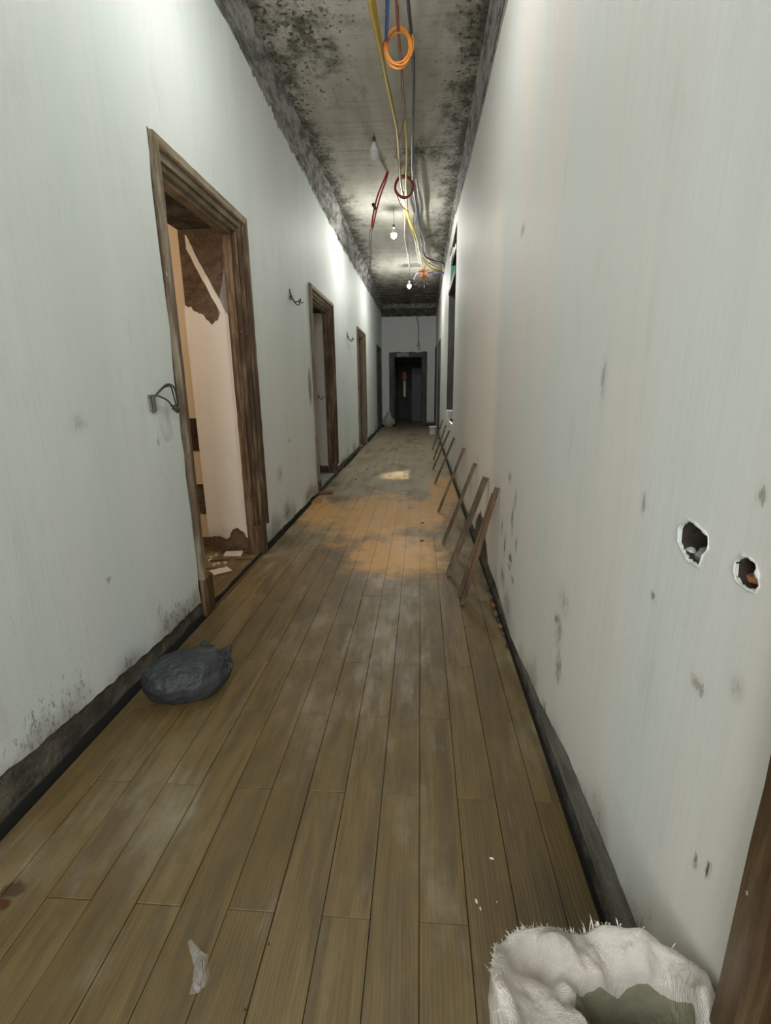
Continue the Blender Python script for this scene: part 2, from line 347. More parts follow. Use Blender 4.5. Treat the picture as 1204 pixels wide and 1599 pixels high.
def coat_segs(bot, top, doors, extra=()):
    items = sorted([(o[0], o[1], 'd', o) for o in doors]+list(extra)); segs = []; y = YB; pk = ''
    for a, b, k, o in items:
        segs.append((y, a-(.004 if k == 'd' else 0), [(bot, top)], (.02 if pk == 'd' else 0, .028 if k == 'd' else 0)))
        if k == 'd': segs.append((a-.004, b+.004, [((lambda q: lambda v: q+.012+.012*fn(v*12, 7)+.012*fn(v*40, 8))(o[2]), top)], (0, 0)))
        elif k == 'w': segs.append((a, b, [(bot, (lambda q: lambda v: q-.01+.008*fn(v*15, 7))(o[2])), ((lambda q: lambda v: q+.01*fn(v*12, 9))(o[3]), top)], (0, 0)))
        else: segs.append((a, b, [(bot, o[0]), (o[1], top)], (0, 0)))
        y = b+(.004 if k == 'd' else 0); pk = k
    segs.append((y, YE, [(bot, top)], (.02, 0))); return segs
DU = lambda u0: .022 if u0 < 9 else .05
coat('plaster', mpL, coat_segs(botL, topL, LD), MAT['plaster_left'], wall_left, du=DU)
def hole_item(h):
    c = sum((Vector(p) for p in h), Vector())/len(h); y0 = min(p.y for p in h); y1 = max(p.y for p in h)
    def at(y, s):
        zs = []
        for a, b in zip(h, h[1:]+h[:1]):
            if (a.y-y)*(b.y-y) <= 0 and abs(a.y-b.y) > 1e-6: zs.append(a.z+(b.z-a.z)*(y-a.y)/(b.y-a.y))
        if not zs: zs = [c.z]
        z = max(zs) if s else min(zs)
        return z+.006*fn(y*110, s)+.002*fn(y*300, s)
    return (y0+1e-4, y1-1e-4, 'h', (lambda y: at(y, 0), lambda y: at(y, 1)))
segsR = coat_segs(botR, topR, RD, [(WIN[0], WIN[1], 'w', WIN), hole_item(hole1), hole_item(hole2)])
bmw = lambda s: .006 if s[1]-s[0] < .2 and len(s[2]) == 2 else DU(s[0])
for s in segsR: pass
coat('plaster', mpR, [s for s in segsR if not (s[1]-s[0] < .2 and len(s[2]) == 2)], MAT['plaster_right'], wall_right, du=DU)
coat('plaster', mpR, [s for s in segsR if (s[1]-s[0] < .2 and len(s[2]) == 2)], MAT['plaster_right'], wall_right, du=.004, skirt=.005)
# hollows broken into the right wall
brick = simple('broken_brick', (.05, .036, .026), .95, .5, 18, 1); orange_brick = simple('orange_brick', (.42, .17, .06), .9, .3, 30, .5); lime = simple('lime_crumb', (.62, .6, .55), .9, .15, 40, .5)
for hi_, h in enumerate((hole1, hole2)):
    c = sum((Vector(p) for p in h), Vector())/len(h); vs = []; fs = []; P = []
    for a, b in zip(h, h[1:]+h[:1]):
        for k in range(3): P.append(Vector(a).lerp(Vector(b), k/3))
    N = len(P); R = 7
    for k in range(R):
        f = 1.06-.03*k-.015*k*k; dep = .0+.016*k
        for i, p in enumerate(P):
            q = c+(p-c)*f; w = .012*fn(q.y*60+k, q.z*60, k*.7)
            vs.append((XR+dep-.009*(k == 0)-.006*(k == 1)+abs(w)*.6*(k > 0), q.y+w, q.z+w*.8))
    for k in range(R-1):
        for i in range(N): fs.append((k*N+i, k*N+(i+1) % N, (k+1)*N+(i+1) % N, (k+1)*N+i))
    fs.append(tuple((R-1)*N+i for i in range(N)))
    mesh('wall_cavity', vs, fs, brick, wall_right)
    # swollen lip of paint and plaster round the hole
    bm = bmesh.new(); path = []
    for i, p in enumerate(P):
        q = c+(p-c)*(1.05+.05*fn(i*.9, hi_)); path.append((XR-.013+.003*fn(i*.7, 5+hi_), q.y, q.z))
    tube(bm, path, lambda f_: .0012+.006*max(0, fn(f_*11, 3+hi_)+.15), 6, True); from_bm('plaster_lip', bm, MAT['plaster_right'], wall_right, True)
def lump(name, loc, rad, mat, parent=None, seed=0, sub=2, amp=.35):
    bm = bmesh.new(); bmesh.ops.create_icosphere(bm, subdivisions=sub, radius=1)
    for v in bm.verts:
        k = 1+amp*noise.noise(v.co*1.7+Vector((seed*3.1, seed, 0)))+amp*.4*noise.noise(v.co*5+Vector((seed, 0, 7)))
        v.co = Vector((v.co.x*rad[0], v.co.y*rad[1], v.co.z*rad[2]))*k
    o = from_bm(name, bm, mat, parent); o.location = loc; return o
c2 = onX(1172, 908, XR); lump('brick_fragment', (XR+.012, c2.y+.004, c2.z+.002), (.012, .022, .008), orange_brick, wall_right, 4)
c1 = onX(1072, 862, XR); lump('lime_crumb', (XR+.006, c1.y-.004, c1.z+.004), (.010, .011, .009), lime, wall_right, 2)
c1 = onX(1087, 874, XR); lump('lime_crumb', (XR+.014, c1.y, c1.z+.008), (.014, .016, .017), MAT['skim'], wall_right, 3)
# end wall
EO = (-1.17, .22, 2.68)            # outer casing x0,x1,top
vs = []; fs = []
def boxq(x0, x1, z0, z1):
    n = len(vs)
    for y in (YE, YE+.3): vs.extend([(x0, y, z0), (x1, y, z0), (x1, y, z1), (x0, y, z1)])
    fs.extend([(n, n+1, n+2, n+3), (n+4, n+5, n+6, n+7), (n, n+1, n+5, n+4), (n+1, n+2, n+6, n+5), (n+2, n+3, n+7, n+6), (n+3, n, n+4, n+7)])
boxq(XL-.4, EO[0]+.06, -.05, ZC+.1); boxq(EO[1]-.06, XR+.4, -.05, ZC+.1); boxq(EO[0]+.06, EO[1]-.06, EO[2]-.06, ZC+.1)
wall_end = struct(mesh('wall_end', vs, fs, MAT['masonry']))
mpE = lambda u_, z, t: (u_, YE-t, z)
eb = lambda x: .14+.02*fn(x*8); et = lambda x: 3.93+.012*fn(x*6)+.012*fn(x*30)
coat('plaster', mpE, [(XL+.01, EO[0]-.01, [(eb, et)], (0, .01)), (EO[0]-.01, EO[1]+.01, [(lambda x: EO[2]+.02+.03*fn(x*4), et)], (0, 0)), (EO[1]+.01, XR-.01, [(eb, et)], (.01, 0))], MAT['plaster_end'], wall_end, du=.03)
# no wall behind the photographer: world light and the added fill enter there
# ------------------------------------------------------------------ ceiling
ceil = struct(boxes('ceiling', [(XL-.4, YB, ZC+.02, XR+.4, YE+.3, ZC+.12)], MAT['masonry']))
ye = [YB, .4, 3.6, 6.95, 10.05, 11.75, 14.6, YE]
for a, b in zip(ye, ye[1:]):
    n = 14; vv = []; ff = []
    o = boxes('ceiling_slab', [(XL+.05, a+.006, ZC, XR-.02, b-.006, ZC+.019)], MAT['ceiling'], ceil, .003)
coat('skim_coat', lambda u_, z, t: (XR-t, u_, z), [(YB, 3.1, [(lambda y: .05+.012*fn(y*6, 41), lambda y: botR(y)+.03)], (0, 0)), (4.9, YE, [(lambda y: .04+.012*fn(y*6, 41), lambda y: botR(y)+.03)], (0, 0))], stain_band('base_grey', (.12, .12, .10), (.22, .22, .19)), wall_right, .006, .04, .1)
coat('gap_shadow_strip', mpL, [(YB, YE, [(lambda y: -.03, lambda y: .028+.014*fn(y*5, 51)+.012*abs(fn(y*21, 52)))], (0, 0))], MAT['black'], wall_left, .006, .04, .1)  # black strip paints the shadow of a gap along the left wall foot
# rough cornice strips left where the old moulding came off
def cornice(name, X, sgn, mat):
    vs = []; fs = []; n = 560
    for i in range(n+1):
        y = YB+(YE-YB)*i/n
        prof = [(.001, 4.06 if sgn > 0 else 4.08), (.018+.008*fn(y*5, 1), 4.12), (.02+.012*fn(y*7, 2), 4.2), (.045+.014*fn(y*6, 3), 4.28), (.075+.015*fn(y*4, 4), 4.325), (.10+.02*fn(y*5, 5), ZC+.001)]
        if sgn < 0: prof = [(p[0]*.45, p[1]) for p in prof]
        for p, z in prof: vs.append((X+sgn*p, y, z+.006*fn(y*9, z*20)*(z < 4.35)))
    m = 6
    for i in range(n):
        for j in range(m-1): fs.append((i*m+j, (i+1)*m+j, (i+1)*m+j+1, i*m+j+1))
    return struct(mesh(name, vs, fs, mat, None, True))
cornice('trim_1', XL, 1, MAT['cornice']); cornice('trim_2', XR, -1, MAT['cornice'])
# grey first coat showing above the white one on the left
coat('skim_coat', lambda u_, z, t: (XL+t, u_, z), [(YB, YE, [(lambda y: topL(y)-.12, lambda y: min(4.3, topL(y)+.05+.05*abs(fn(y*8, 31))+.07*fn(y*2, 30)))], (0, 0))], MAT['skim'], wall_left, .006, .04, .1)
coat('skim_coat', lambda u_, z, t: (XR-t, u_, z), [(YB, YE, [(lambda y: topR(y)-.1, lambda y: min(4.33, topR(y)+.09+.05*fn(y*3, 33)+.03*fn(y*14, 34)))], (0, 0))], MAT['skim'], wall_right, .006, .04, .1)
boxes('beam', [(XL+.02, YE-.16, ZC-.17, XR-.02, YE-.01, ZC-.004)], MAT['cornice'], wall_end, .02)
# ------------------------------------------------------------------ floor
floor = struct(boxes('floor', [(XL-3.6, YB, -.10, XR+3.3, YE+5, -.028)], MAT['black']))
PW, PL, X0 = .142, .885, .008
def plank_mesh(w, l):
    bm = bmesh.new(); g = bmesh.ops.create_cube(bm, size=1)['verts']
    for v in g: v.co = Vector((v.co.x*w, v.co.y*l, v.co.z*.024-.012))
    top = [e for e in bm.edges if all(v.co.z > -.001 for v in e.verts)]
    bmesh.ops.bevel(bm, geom=top, offset=.0013, segments=1, affect='EDGES')
    bmesh.ops.recalc_face_normals(bm, faces=bm.faces)
    me = bpy.data.meshes.new('plank'); bm.to_mesh(me); bm.free(); me.materials.append(MAT['floor']); return me
pcache = {}
def plank(x0, x1, y0, y1):
    k = (round(x1-x0, 4), round(y1-y0, 4))
    if k not in pcache: pcache[k] = plank_mesh(x1-x0-.002, y1-y0-.0016)
    o = bpy.data.objects.new('plank', pcache[k]); COL.objects.link(o); o.parent = floor
    o.location = ((x0+x1)/2, (y0+y1)/2, random.uniform(-.0012, .0008)); o.rotation_euler = (random.uniform(-.001, .001), random.uniform(-.003, .003), 0)
boxes('joint_dust', [(-1.428, 3.2, -.027, .528, YE+.3, -.0045)], MAT['floor'], floor)
boxes('joint_dust', [(-1.428, YB, -.027, .528, 3.2, -.012)], simple('joint_dirt', (.05, .035, .02), .95), floor)
edges = [-1.43]+[X0+PW*k for k in range(-9, 4)]+[.53]
farb = []
for ci, (a, b) in enumerate(zip(edges, edges[1:])):
    k = ci-10                                   # column index: 0 is right of the centre seam
    off = 1.045 if (k % 2 == 0) else 1.4875
    y = off-PL*math.ceil((off+.9)/PL)
    while y < YE+.3:
        y2 = y+PL
        if y < 12.5: plank(a, b, y, min(y2, YE+.3))
        else: farb.append((a+.0014, y+.0014, -.024+random.uniform(-.0006, .0004), b-.0014, min(y2, YE+.3)-.0014, random.uniform(-.001, .0006)))
        y = y2
o = boxes('far_planks', farb, MAT['floor'], floor); o['kind'] = 'stuff'
# planks running on into the first room, dusty slabs into the others
for k in range(9):
    b = -1.435-k*.142; y = 2.2+(k % 2)*.44-.885
    while y < 4.2:
        lo_, hi_ = (max(y, LD[0][0]+.125), min(y+.885, LD[0][1]-.125)) if b-.142 > XO else (max(y, .9), min(y+.885, 4.31))
        if hi_ > lo_+.05: plank(b-.142, b, lo_, hi_)
        y += .885
boxes('floor_slab', [(-5, .9, -.03, -2.72, 4.4, -.004), (-5, 6.2, -.03, XL+.02, 9, -.002), (-5, 11, -.03, XL+.02, 13.4, -.002), (-5, 15.8, -.03, XL+.02, 18.4, -.002),
     (XR+.1, -1.2, -.03, 3, 1.2, -.002), (XR+.02, 7.5, -.03, 3.8, 11, -.002), (XR-.02, 13.4, -.03, 3, 18.6, -.002), (XL-.2, YE+.3, -.03, XR+.2, 23.6, -.002)], MAT['floor'], floor)
# ------------------------------------------------------------------ rooms behind the openings
def room(name, x0, x1, y0, y1, z1, skip, mat):
    t = .08; bs = []
    if 'x1' not in skip: bs.append((x1, y0-t, -.05, x1+t, y1+t, z1))
    if 'x0' not in skip: bs.append((x0-t, y0-t, -.05, x0, y1+t, z1))
    if 'y0' not in skip: bs.append((x0, y0-t, -.05, x1, y0, z1))
    bs.append((x0, y1, -.05, x1, y1+t, z1)); bs.append((x0-t, y0-t, z1, x1+t, y1+t, z1+t))
    return struct(boxes(name, bs, mat))
XO = XL-TH
orange_wall = plaster('room_plaster', (.74, .64, .52), (.70, .60, .48), [], 0)
room('wall_room_1', XO-3, XO, .9, 4.32, 4.3, ('x1',), orange_wall)
room('wall_room_2', XO-3, XO, 6.2, 9.3, 4.3, ('x1',), MAT['plaster_room'])
room('wall_room_3', XO-3, XO, 10.9, 13.5, 4.3, ('x1',), MAT['plaster_end'])
room('wall_room_4', XO-3, XO, 15.8, 18.4, 4.3, ('x1',), MAT['plaster_end'])
XQ = XR+TH
room('wall_room_5', XQ, XQ+2, -1.2, 1.2, 4.3, ('x0',), MAT['plaster_end'])
room('wall_room_6', XQ, XQ+2.7, 7.4, 11, 4.6, ('x0',), MAT['plaster_room'])
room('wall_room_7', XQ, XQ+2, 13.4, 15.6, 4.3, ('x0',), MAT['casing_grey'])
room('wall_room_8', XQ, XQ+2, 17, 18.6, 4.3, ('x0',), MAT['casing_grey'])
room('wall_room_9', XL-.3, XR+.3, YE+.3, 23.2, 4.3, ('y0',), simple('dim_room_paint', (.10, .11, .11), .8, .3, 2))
# plaster coats on the door reveals (faces that look towards the camera)
def reveal(o, zt, lo, hi, mat, bare=True):
    Y = o[1]-CW+.06
    if bare: coat('reveal_base', lambda u_, z, t: (u_, Y-t, z), [(XO, XL-.02, [(lambda u_: -.0, lambda u_: zt)], (0, 0))], MAT['brown_bare'], wall_left, .004, .05, .2)
    coat('reveal_plaster', lambda u_, z, t: (u_, Y-t, z), [(XO-.01, XL-.09, [(lo, hi)], (0, .01))], mat, wall_left, .012, .012, .1)
def jag(v, a, s=0): return a*(fn(v*13, s)+.5*fn(v*31, s+1)+.4*fn(v*70, s+2))
def bump_(v, c, w, h): return h*max(0, 1-abs(v-c)/w)**.5
reveal(LD[0], LD[0][2]-CW+.06, lambda v: .15+jag(v, .035, 3)+bump_(v, -1.69, .075, .09), lambda v: lerp([(-1.96, 2.17), (-1.85, 2.1), (-1.75, 2.02), (-1.62, 2.1), (-1.46, 2.15)], v)+jag(v, .05, 5), MAT['plaster_room'])
coat('reveal_patch', lambda u_, z, t: (u_, LD[0][1]-CW+.06-t, z), [(-1.9, -1.62, [(lambda v: lerp([(-1.9, 2.6), (-1.62, 2.03)], v)-.02+jag(v, .02), lambda v: min(2.69, lerp([(-1.9, 2.68), (-1.62, 2.09)], v)+.02+jag(v, .015, 9)))], (0, 0))], MAT['plaster_room'], wall_left, .010, .012, .1)
coat('reveal_patch', lambda u_, z, t: (u_, LD[0][1]-CW+.06-t, z), [(-1.68, -1.56, [(lambda v: 2.0, lambda v: lerp([(-1.68, 2.12), (-1.56, 2.62)], v)+jag(v, .02, 9))], (0, 0))], MAT['skim'], wall_left, .007, .012, .1)
reveal(LD[1], LD[1][2]-CW+.06, lambda v: .17+jag(v, .02, 3), lambda v: 2.64, MAT['plaster_room'])
for k, m in ((2, MAT['plaster_end']), (3, MAT['skim'])): reveal(LD[k], LD[k][2]-CW+.06, lambda v: .15+jag(v, .02, 3), lambda v: 2.64, m, False)
boxes('threshold', [(XO, LD[1][0]+.1, -.01, XL-.02, LD[1][1]-.1, .055)], MAT['skim'], wall_left, .006)
# details on the wall of the first room
YW = 4.32
pr = [onY(288, 655, YW), onY(310, 655, YW), onY(310, 702, YW), onY(288, 702, YW)]
x0, x1 = -2.35, -2.03
zt, zb = pr[0].z, pr[3].z
niche = empty('wiring_recess', ((x0+x1)/2, YW, zb))
keep(boxes('frame', [(x0-.01, YW-.012, zb-.01, x0+.006, YW, zt+.01), (x1-.006, YW-.012, zb-.01, x1+.01, YW, zt+.01), (x0-.01, YW-.012, zt-.006, x1+.01, YW, zt+.01), (x0-.01, YW-.012, zb-.01, x1+.01, YW, zb+.006)], brick, None, .002), niche)
keep(boxes('back_panel', [(x0+.004, YW-.006, zb+.004, x1-.004, YW-.001, zt-.004)], simple('recess_brown', (.06, .03, .018), .9, .4, 20, 1)), niche)
wire_dark = simple('dark_wire', (.05, .045, .04), .5, .2, 30, 0); wire_pale = simple('pale_wire', (.45, .33, .2), .5, .1, 30, 0)
for k in range(5):
    a = Vector((x1-.05-k*.045, YW-.012, zt-.03)); keep(tubes('wire', [catmull([a, a+Vector((.02, -.02, -.06)), a+Vector((-.03, -.035, -.11)), a+Vector((.02, -.015, -.17))])], .004, wire_pale if k % 2 else wire_dark, None, 5), niche)
tag(niche, 'brown open wiring recess with loose wires on the orange wall inside the nearest doorway', 'recess')
wr1 = struct(boxes('trim_3', [(-2.5, YW-.012, .0, -1.975, YW, .10)], MAT['brown_bare'], None, .002))
p = onY(303, 757, YW).z; q = onY(303, 800, YW).z
mesh('bare_patch', [(-2.3, YW-.004, q), (-1.97, YW-.004, q-.02), (-1.97, YW-.004, p+.01), (-2.3, YW-.004, p)], [(0, 1, 2, 3)], MAT['masonry'], bpy.data.objects['wall_room_1'])
# ------------------------------------------------------------------ door casings
PROF = [(0, -.12), (0, -.05), (.022, -.045), (.022, -.02), (.030, -.012), (.055, -.01), (.055, .010), (.064, .014), (.092, .018), (.092, .036), (.102, .044), (.144, .047), (.150, .038), (.150, -.01)]
def casing(n, X, sgn, o, mj0, mj1, mh, pl=.24, broken=False):
    y0, y1, zt = o; root = struct(empty('door_%d' % n, (X, (y0+y1)/2, 0)))
    PR = PROF
    def piece(name, kind, mat):
        vs = []; fs = []; m = len(PR)
        L0, L1 = (pl, zt-CW) if kind != 'h' else (y0+CW, y1-CW)
        N = 26
        for i in range(N+1):
            for j, (uu, pp) in enumerate(PR):
                f = i/N
                if kind == 'h': a = (L0-uu); b = (L1+uu); s = a+(b-a)*f; y = s; z = zt-CW+uu
                else:
                    a = L0; b = L1+uu; s = a+(b-a)*f; z = s; y = (y0+CW-uu) if kind == 'a' else (y1-CW+uu)
                w = .0035*fn(s*9, j*.9, n)*(1 if 0 < i < N else 0)+(.004*fn(s*23, j, n) if j in (0, 1, 9) and 0 < i < N else 0)
                if kind == 'h': z += w
                else: y += w
                vs.append((X+sgn*(pp+w*.5), y, z))
        for i in range(N):
            for j in range(m-1): fs.append((i*m+j, i*m+j+1, (i+1)*m+j+1, (i+1)*m+j))
            fs.append((i*m+m-1, i*m, (i+1)*m, (i+1)*m+m-1))
        fs.append(tuple(range(m))); fs.append(tuple(N*m+j for j in range(m)))
        ob = mesh(name, vs, fs, mat); bm = bmesh.new(); bm.from_mesh(ob.data); bmesh.ops.recalc_face_normals(bm, faces=bm.faces); bm.to_mesh(ob.data); bm.free()
        return keep(ob, root)
    piece('jamb', 'a', mj0); piece('jamb', 'b', mj1); piece('head', 'h', mh)
    X1 = X+sgn*.034; X2 = X-sgn*.12
    for (a, b) in ((y0+.006, y0+CW+.001), (y1-CW-.001, y1-(.055 if broken else .006))):
        bx = boxes('plinth', [(min(X1, X2), a, 0, max(X1, X2), b, pl)], mj1, None, .006); keep(bx, root)
    return root
casing(1, XL, 1, LD[0], MAT['casing_pale'], MAT['casing'], MAT['casing_h'], .27, True)
casing(2, XL, 1, LD[1], MAT['casing_mix'], MAT['casing'], MAT['casing_h'], .2, True)
casing(3, XL, 1, LD[2], MAT['casing_mix'], MAT['casing_mix'], MAT['casing_h'])
casing(4, XL, 1, LD[3], MAT['casing_grey'], MAT['casing_grey'], MAT['casing_grey'])
casing(5, XR, -1, RD[0], MAT['dark_door'], MAT['dark_door'], MAT['dark_door'])
casing(6, XR, -1, RD[1], MAT['casing_grey'], MAT['casing_grey'], MAT['casing_grey'])
casing(7, XR, -1, RD[2], MAT['casing_grey'], MAT['casing_grey'], MAT['casing_grey'])
# end door: wide flat grey casing, a second frame and a half-open leaf beyond
d8 = struct(empty('door_8', ((EO[0]+EO[1])/2, YE, 0)))
cw = .17; g = MAT['casing_grey']
for nm, b in (('jamb', (EO[0], YE-.035, 0, EO[0]+cw, YE+.12, EO[2])), ('jamb', (EO[1]-cw, YE-.035, 0, EO[1], YE+.12, EO[2])), ('head', (EO[0]+cw, YE-.035, EO[2]-cw, EO[1]-cw, YE+.12, EO[2])),
              ('stop', (EO[0]+cw, YE+.05, 0, EO[0]+cw+.03, YE+.1, EO[2]-cw)), ('stop', (EO[1]-cw-.03, YE+.05, 0, EO[1]-cw, YE+.1, EO[2]-cw))):
    keep(boxes(nm, [b], g, None, .008), d8)
keep(boxes('patch', [(EO[0]+.28, YE-.038, EO[2]-.13, EO[0]+.72, YE-.034, EO[2]-.01)], MAT['skim']), d8)
d9 = struct(empty('door_9', (-.4, 21.2, 0)))
for nm, b in (('jamb', (-1.2, 21.15, 0, -1.02, 21.3, 2.7)), ('jamb', (.12, 21.15, 0, .3, 21.3, 2.7)), ('head', (-1.02, 21.15, 2.45, .12, 21.3, 2.7))): keep(boxes(nm, [b], g, None, .01), d9)
lf = boxes('leaf', [(-.02, -.02, .01, .46, .02, 2.2)], simple('blue_grey_door_paint', (.16, .18, .2), .6, .2, 5, .2), None, .004); keep(lf, d9); lf.location += Vector((-.36, 21.1, 0)); lf.rotation_euler = (0, 0, 0)
keep(boxes('door_panel', [(.04-.36, 21.07, .25, .40-.36, 21.082, 1.0), (.04-.36, 21.07, 1.15, .40-.36, 21.082, 2.0)], lf.data.materials[0], None, .004), d9)
# lit strip far beyond the end door
def emis(name, col, st):
    t = NT(name); t.put(t.b.inputs['Emission Color'], col); t.b.inputs['Emission Strength'].default_value = st; return t.done(tuple(c*.3 for c in col), .5)
gz = struct(empty('window_2', (-.75, 23, .9)))
keep(boxes('frame', [(-.95, 23.02, .95, -.86, 23.12, 2.2), (-.66, 23.02, .95, -.60, 23.12, 2.2), (-.95, 23.02, 2.2, -.60, 23.12, 2.26), (-.95, 23.02, .88, -.60, 23.12, .95)], g), gz)
keep(boxes('pane', [(-.80, 23.08, 1.0, -.70, 23.1, 1.72)], emis('lit_yellow_pane', (.75, .65, .4), .045)), gz)
keep(boxes('pane', [(-.84, 23.08, 1.76, -.66, 23.1, 2.1)], emis('lit_orange_pane', (.7, .25, .08), .018)), gz)
# ------------------------------------------------------------------ tall opening on the right wall
w1 = struct(empty('window_1', (XR, (WIN[0]+WIN[1])/2, WIN[2])))
a, b, z0, z1 = WIN; dd = MAT['casing_grey']
keep(boxes('window_frame', [(XR-.02, b-.09, z0, XR+.11, b+.0, 3.24), (XR+.02, a, z0, XR+.14, a+.07, z1), (XR-.03, a+.0, 3.2, XR+.12, b, 3.30), (XR+.11, a, z1-.08, XR+.2, b, z1)], dd, None, .006), w1)
keep(boxes('transom_post', [(XR-.012, b-.035, 3.3, XR+.012, b, z1-.06)], simple('white_strip', (.75, .77, .74), .6, .1)), w1)
keep(boxes('transom_panel', [(XR+.02, b-.05, 3.3, XR+.42, b-.03, 3.72)], simple('green_panel', (.055, .30, .22), .5, .15, 8, .1)), w1)
keep(boxes('torn_sheet', [(XR+.0, b-.5, 3.76, XR+.03, b-.04, z1-.02), (XR+.03, b-.9, 3.8, XR+.05, b-.3, z1-.05)], simple('plastic_sheet', (.7, .72, .7), .5, .2, 12, .4), None, .004, .012), w1)
rub = []
for k in range(26): rub.append((XR+.11, b-.13+random.uniform(-.02, .02), z0+.02+k*.09, XR+.11+random.uniform(.10, .2), b-.005, z0+.02+k*.09+.082))
keep(boxes('brick_edge', rub, MAT['masonry'], None, .01, .008), w1)
keep(boxes('window_sill', [(XR-.03, a-.02, z0-.06, XR+.4, b+.02, z0)], simple('white_sill', (.7, .7, .68), .5, .1), None, .006), w1)
for k in range(6):
    o = boxes('paper_pack', [(-.07, -.30, 0, .07, .30, .022)], simple('white_pack_%d' % k, (.8, .8, .78), .6, .05), None, .003); o.location = (XR+.04+random.uniform(-.008, .008), b-.42+random.uniform(-.02, .02), z0+.001+k*.0262)
    tag(o, ['lowest', 'second from the bottom', 'third from the bottom', 'third from the top', 'second from the top', 'topmost'][k]+' white pack on the sill of the tall right opening', 'pack', 'white packs on the window sill')
# ------------------------------------------------------------------ leaning battens
bt = [(724, 945, 779, 763, .032, .030, ''), (719, 932, 770, 765, .026, .022, ''), (703, 900, 760, 745, .055, .04, ''), (694, 850, 741, 721, .045, .03, ''), (686, 800, 723, 697, .045, .028, ''),
      (680, 756, 706, 678, .045, .028, ''), (677, 734, 698, 666, .045, .028, ''), (677.5, 719, 693, 658, .04, .028, ''), (675.7, 703, 689, 652, .045, .028, '')]
bl = ['reddish-brown wooden batten leaning on the right wall, nearest of the row', 'thin dark batten leaning tight behind the nearest reddish-brown one', 'thick pale-grooved double batten leaning on the right wall, third from the front',
      'greyish-brown batten leaning on the right wall, fourth from the front', 'dark batten leaning at the near edge of the orange dust', 'brown batten with its foot in the deepest orange dust',
      'batten leaning just past the orange dust, below the sheet stack on the sill', 'slim batten leaning beyond the orange dust, next to last of the row', 'farthest and smallest-looking batten of the row along the right wall']
for i, (bx_, by, tx, ty, w, t_, _) in enumerate(bt):
    A = onZ(bx_, by, 0); B = onX(tx, ty, XR-.02)
    if i == 1: B = onX(767, 763, XR-.02)
    v = (B-A); v.y = max(-.12, min(.12, v.y)); B = A+v
    ax = v.normalized(); L = v.length; side = Vector((0, 1, 0)); side = (side-ax*side.dot(ax)).normalized(); nr = ax.cross(side).normalized()
    bm = bmesh.new(); n = 8
    rings = []
    for k in range(n+1):
        c = A+ax*(L*k/n)+Vector((-.0, 0, 0)); wv = .002*fn(k*.6, i)
        ww = w/2*.95; tt = max(t_, .026)/2
        pr_ = [(-ww, -tt), (-ww*.15, -tt), (-ww*.15, -tt+.004), (ww*.15, -tt+.004), (ww*.15, -tt), (ww, -tt), (ww, tt), (-ww, tt)]
        rings.append([bm.verts.new(c+side*(a_+wv)+nr*(b_+wv)+Vector((0, 0, .0))) for a_, b_ in pr_])
    for k in range(n):
        for j in range(8): bm.faces.new((rings[k][j], rings[k][(j+1) % 8], rings[k+1][(j+1) % 8], rings[k+1][j]))
    bm.faces.new(rings[0]); bm.faces.new(rings[-1][::-1])
    mz = min(v_.co.z for v_ in bm.verts); mx = max(v_.co.x for v_ in bm.verts)
    for v_ in bm.verts: v_.co.z -= mz-.001; v_.co.x -= max(0, mx-(XR-.016))
    rc = Vector((A.x, A.y, 0))
    for v_ in bm.verts: v_.co -= rc
    o = from_bm('wooden_batten', bm, [MAT['batten'], wood('red_batten', (.15, .075, .035), (.05, .022, .009), .4, .62)][i == 0]); o.location = rc
    tag(o, bl[i], 'batten', 'battens leaning along the right wall')
# ------------------------------------------------------------------ bulbs
glass_lit = emis('lit_bulb_glass', (1, .985, .93), BULB)
t = NT('milky_bulb_glass'); milky = t.done((.8, .82, .82), .15, **{'Transmission Weight': .35, 'IOR': 1.3})
socket_m = simple('bulb_socket', (.07, .07, .065), .4, .2, 40, 0); screw = simple('screw_metal', (.5, .5, .48), .35, .1, 40, 0, Metallic=.8)
BP = [(0, -.125), (.02, -.112), (.031, -.10), (.037, -.082), (.036, -.064), (.03, -.045), (.021, -.026), (.0155, -.012), (.0145, 0)]
def lathe(name, prof, mat, parent=None, n=18):
    vs = []; fs = []
    for (rr_, z) in prof:
        for k in range(n): a_ = 2*math.pi*k/n; vs.append((max(rr_, .0005)*math.cos(a_), max(rr_, .0005)*math.sin(a_), z))
    for i in range(len(prof)-1):
        for k in range(n): fs.append((i*n+k, i*n+(k+1) % n, (i+1)*n+(k+1) % n, (i+1)*n+k))
    fs.append(tuple(range(n))[::-1]); fs.append(tuple((len(prof)-1)*n+k for k in range(n)))
    return mesh(name, vs, fs, mat, parent, True)
shield_m = simple('added_bulb_shield', (.75, .75, .73), .5, .05, 10, 0)
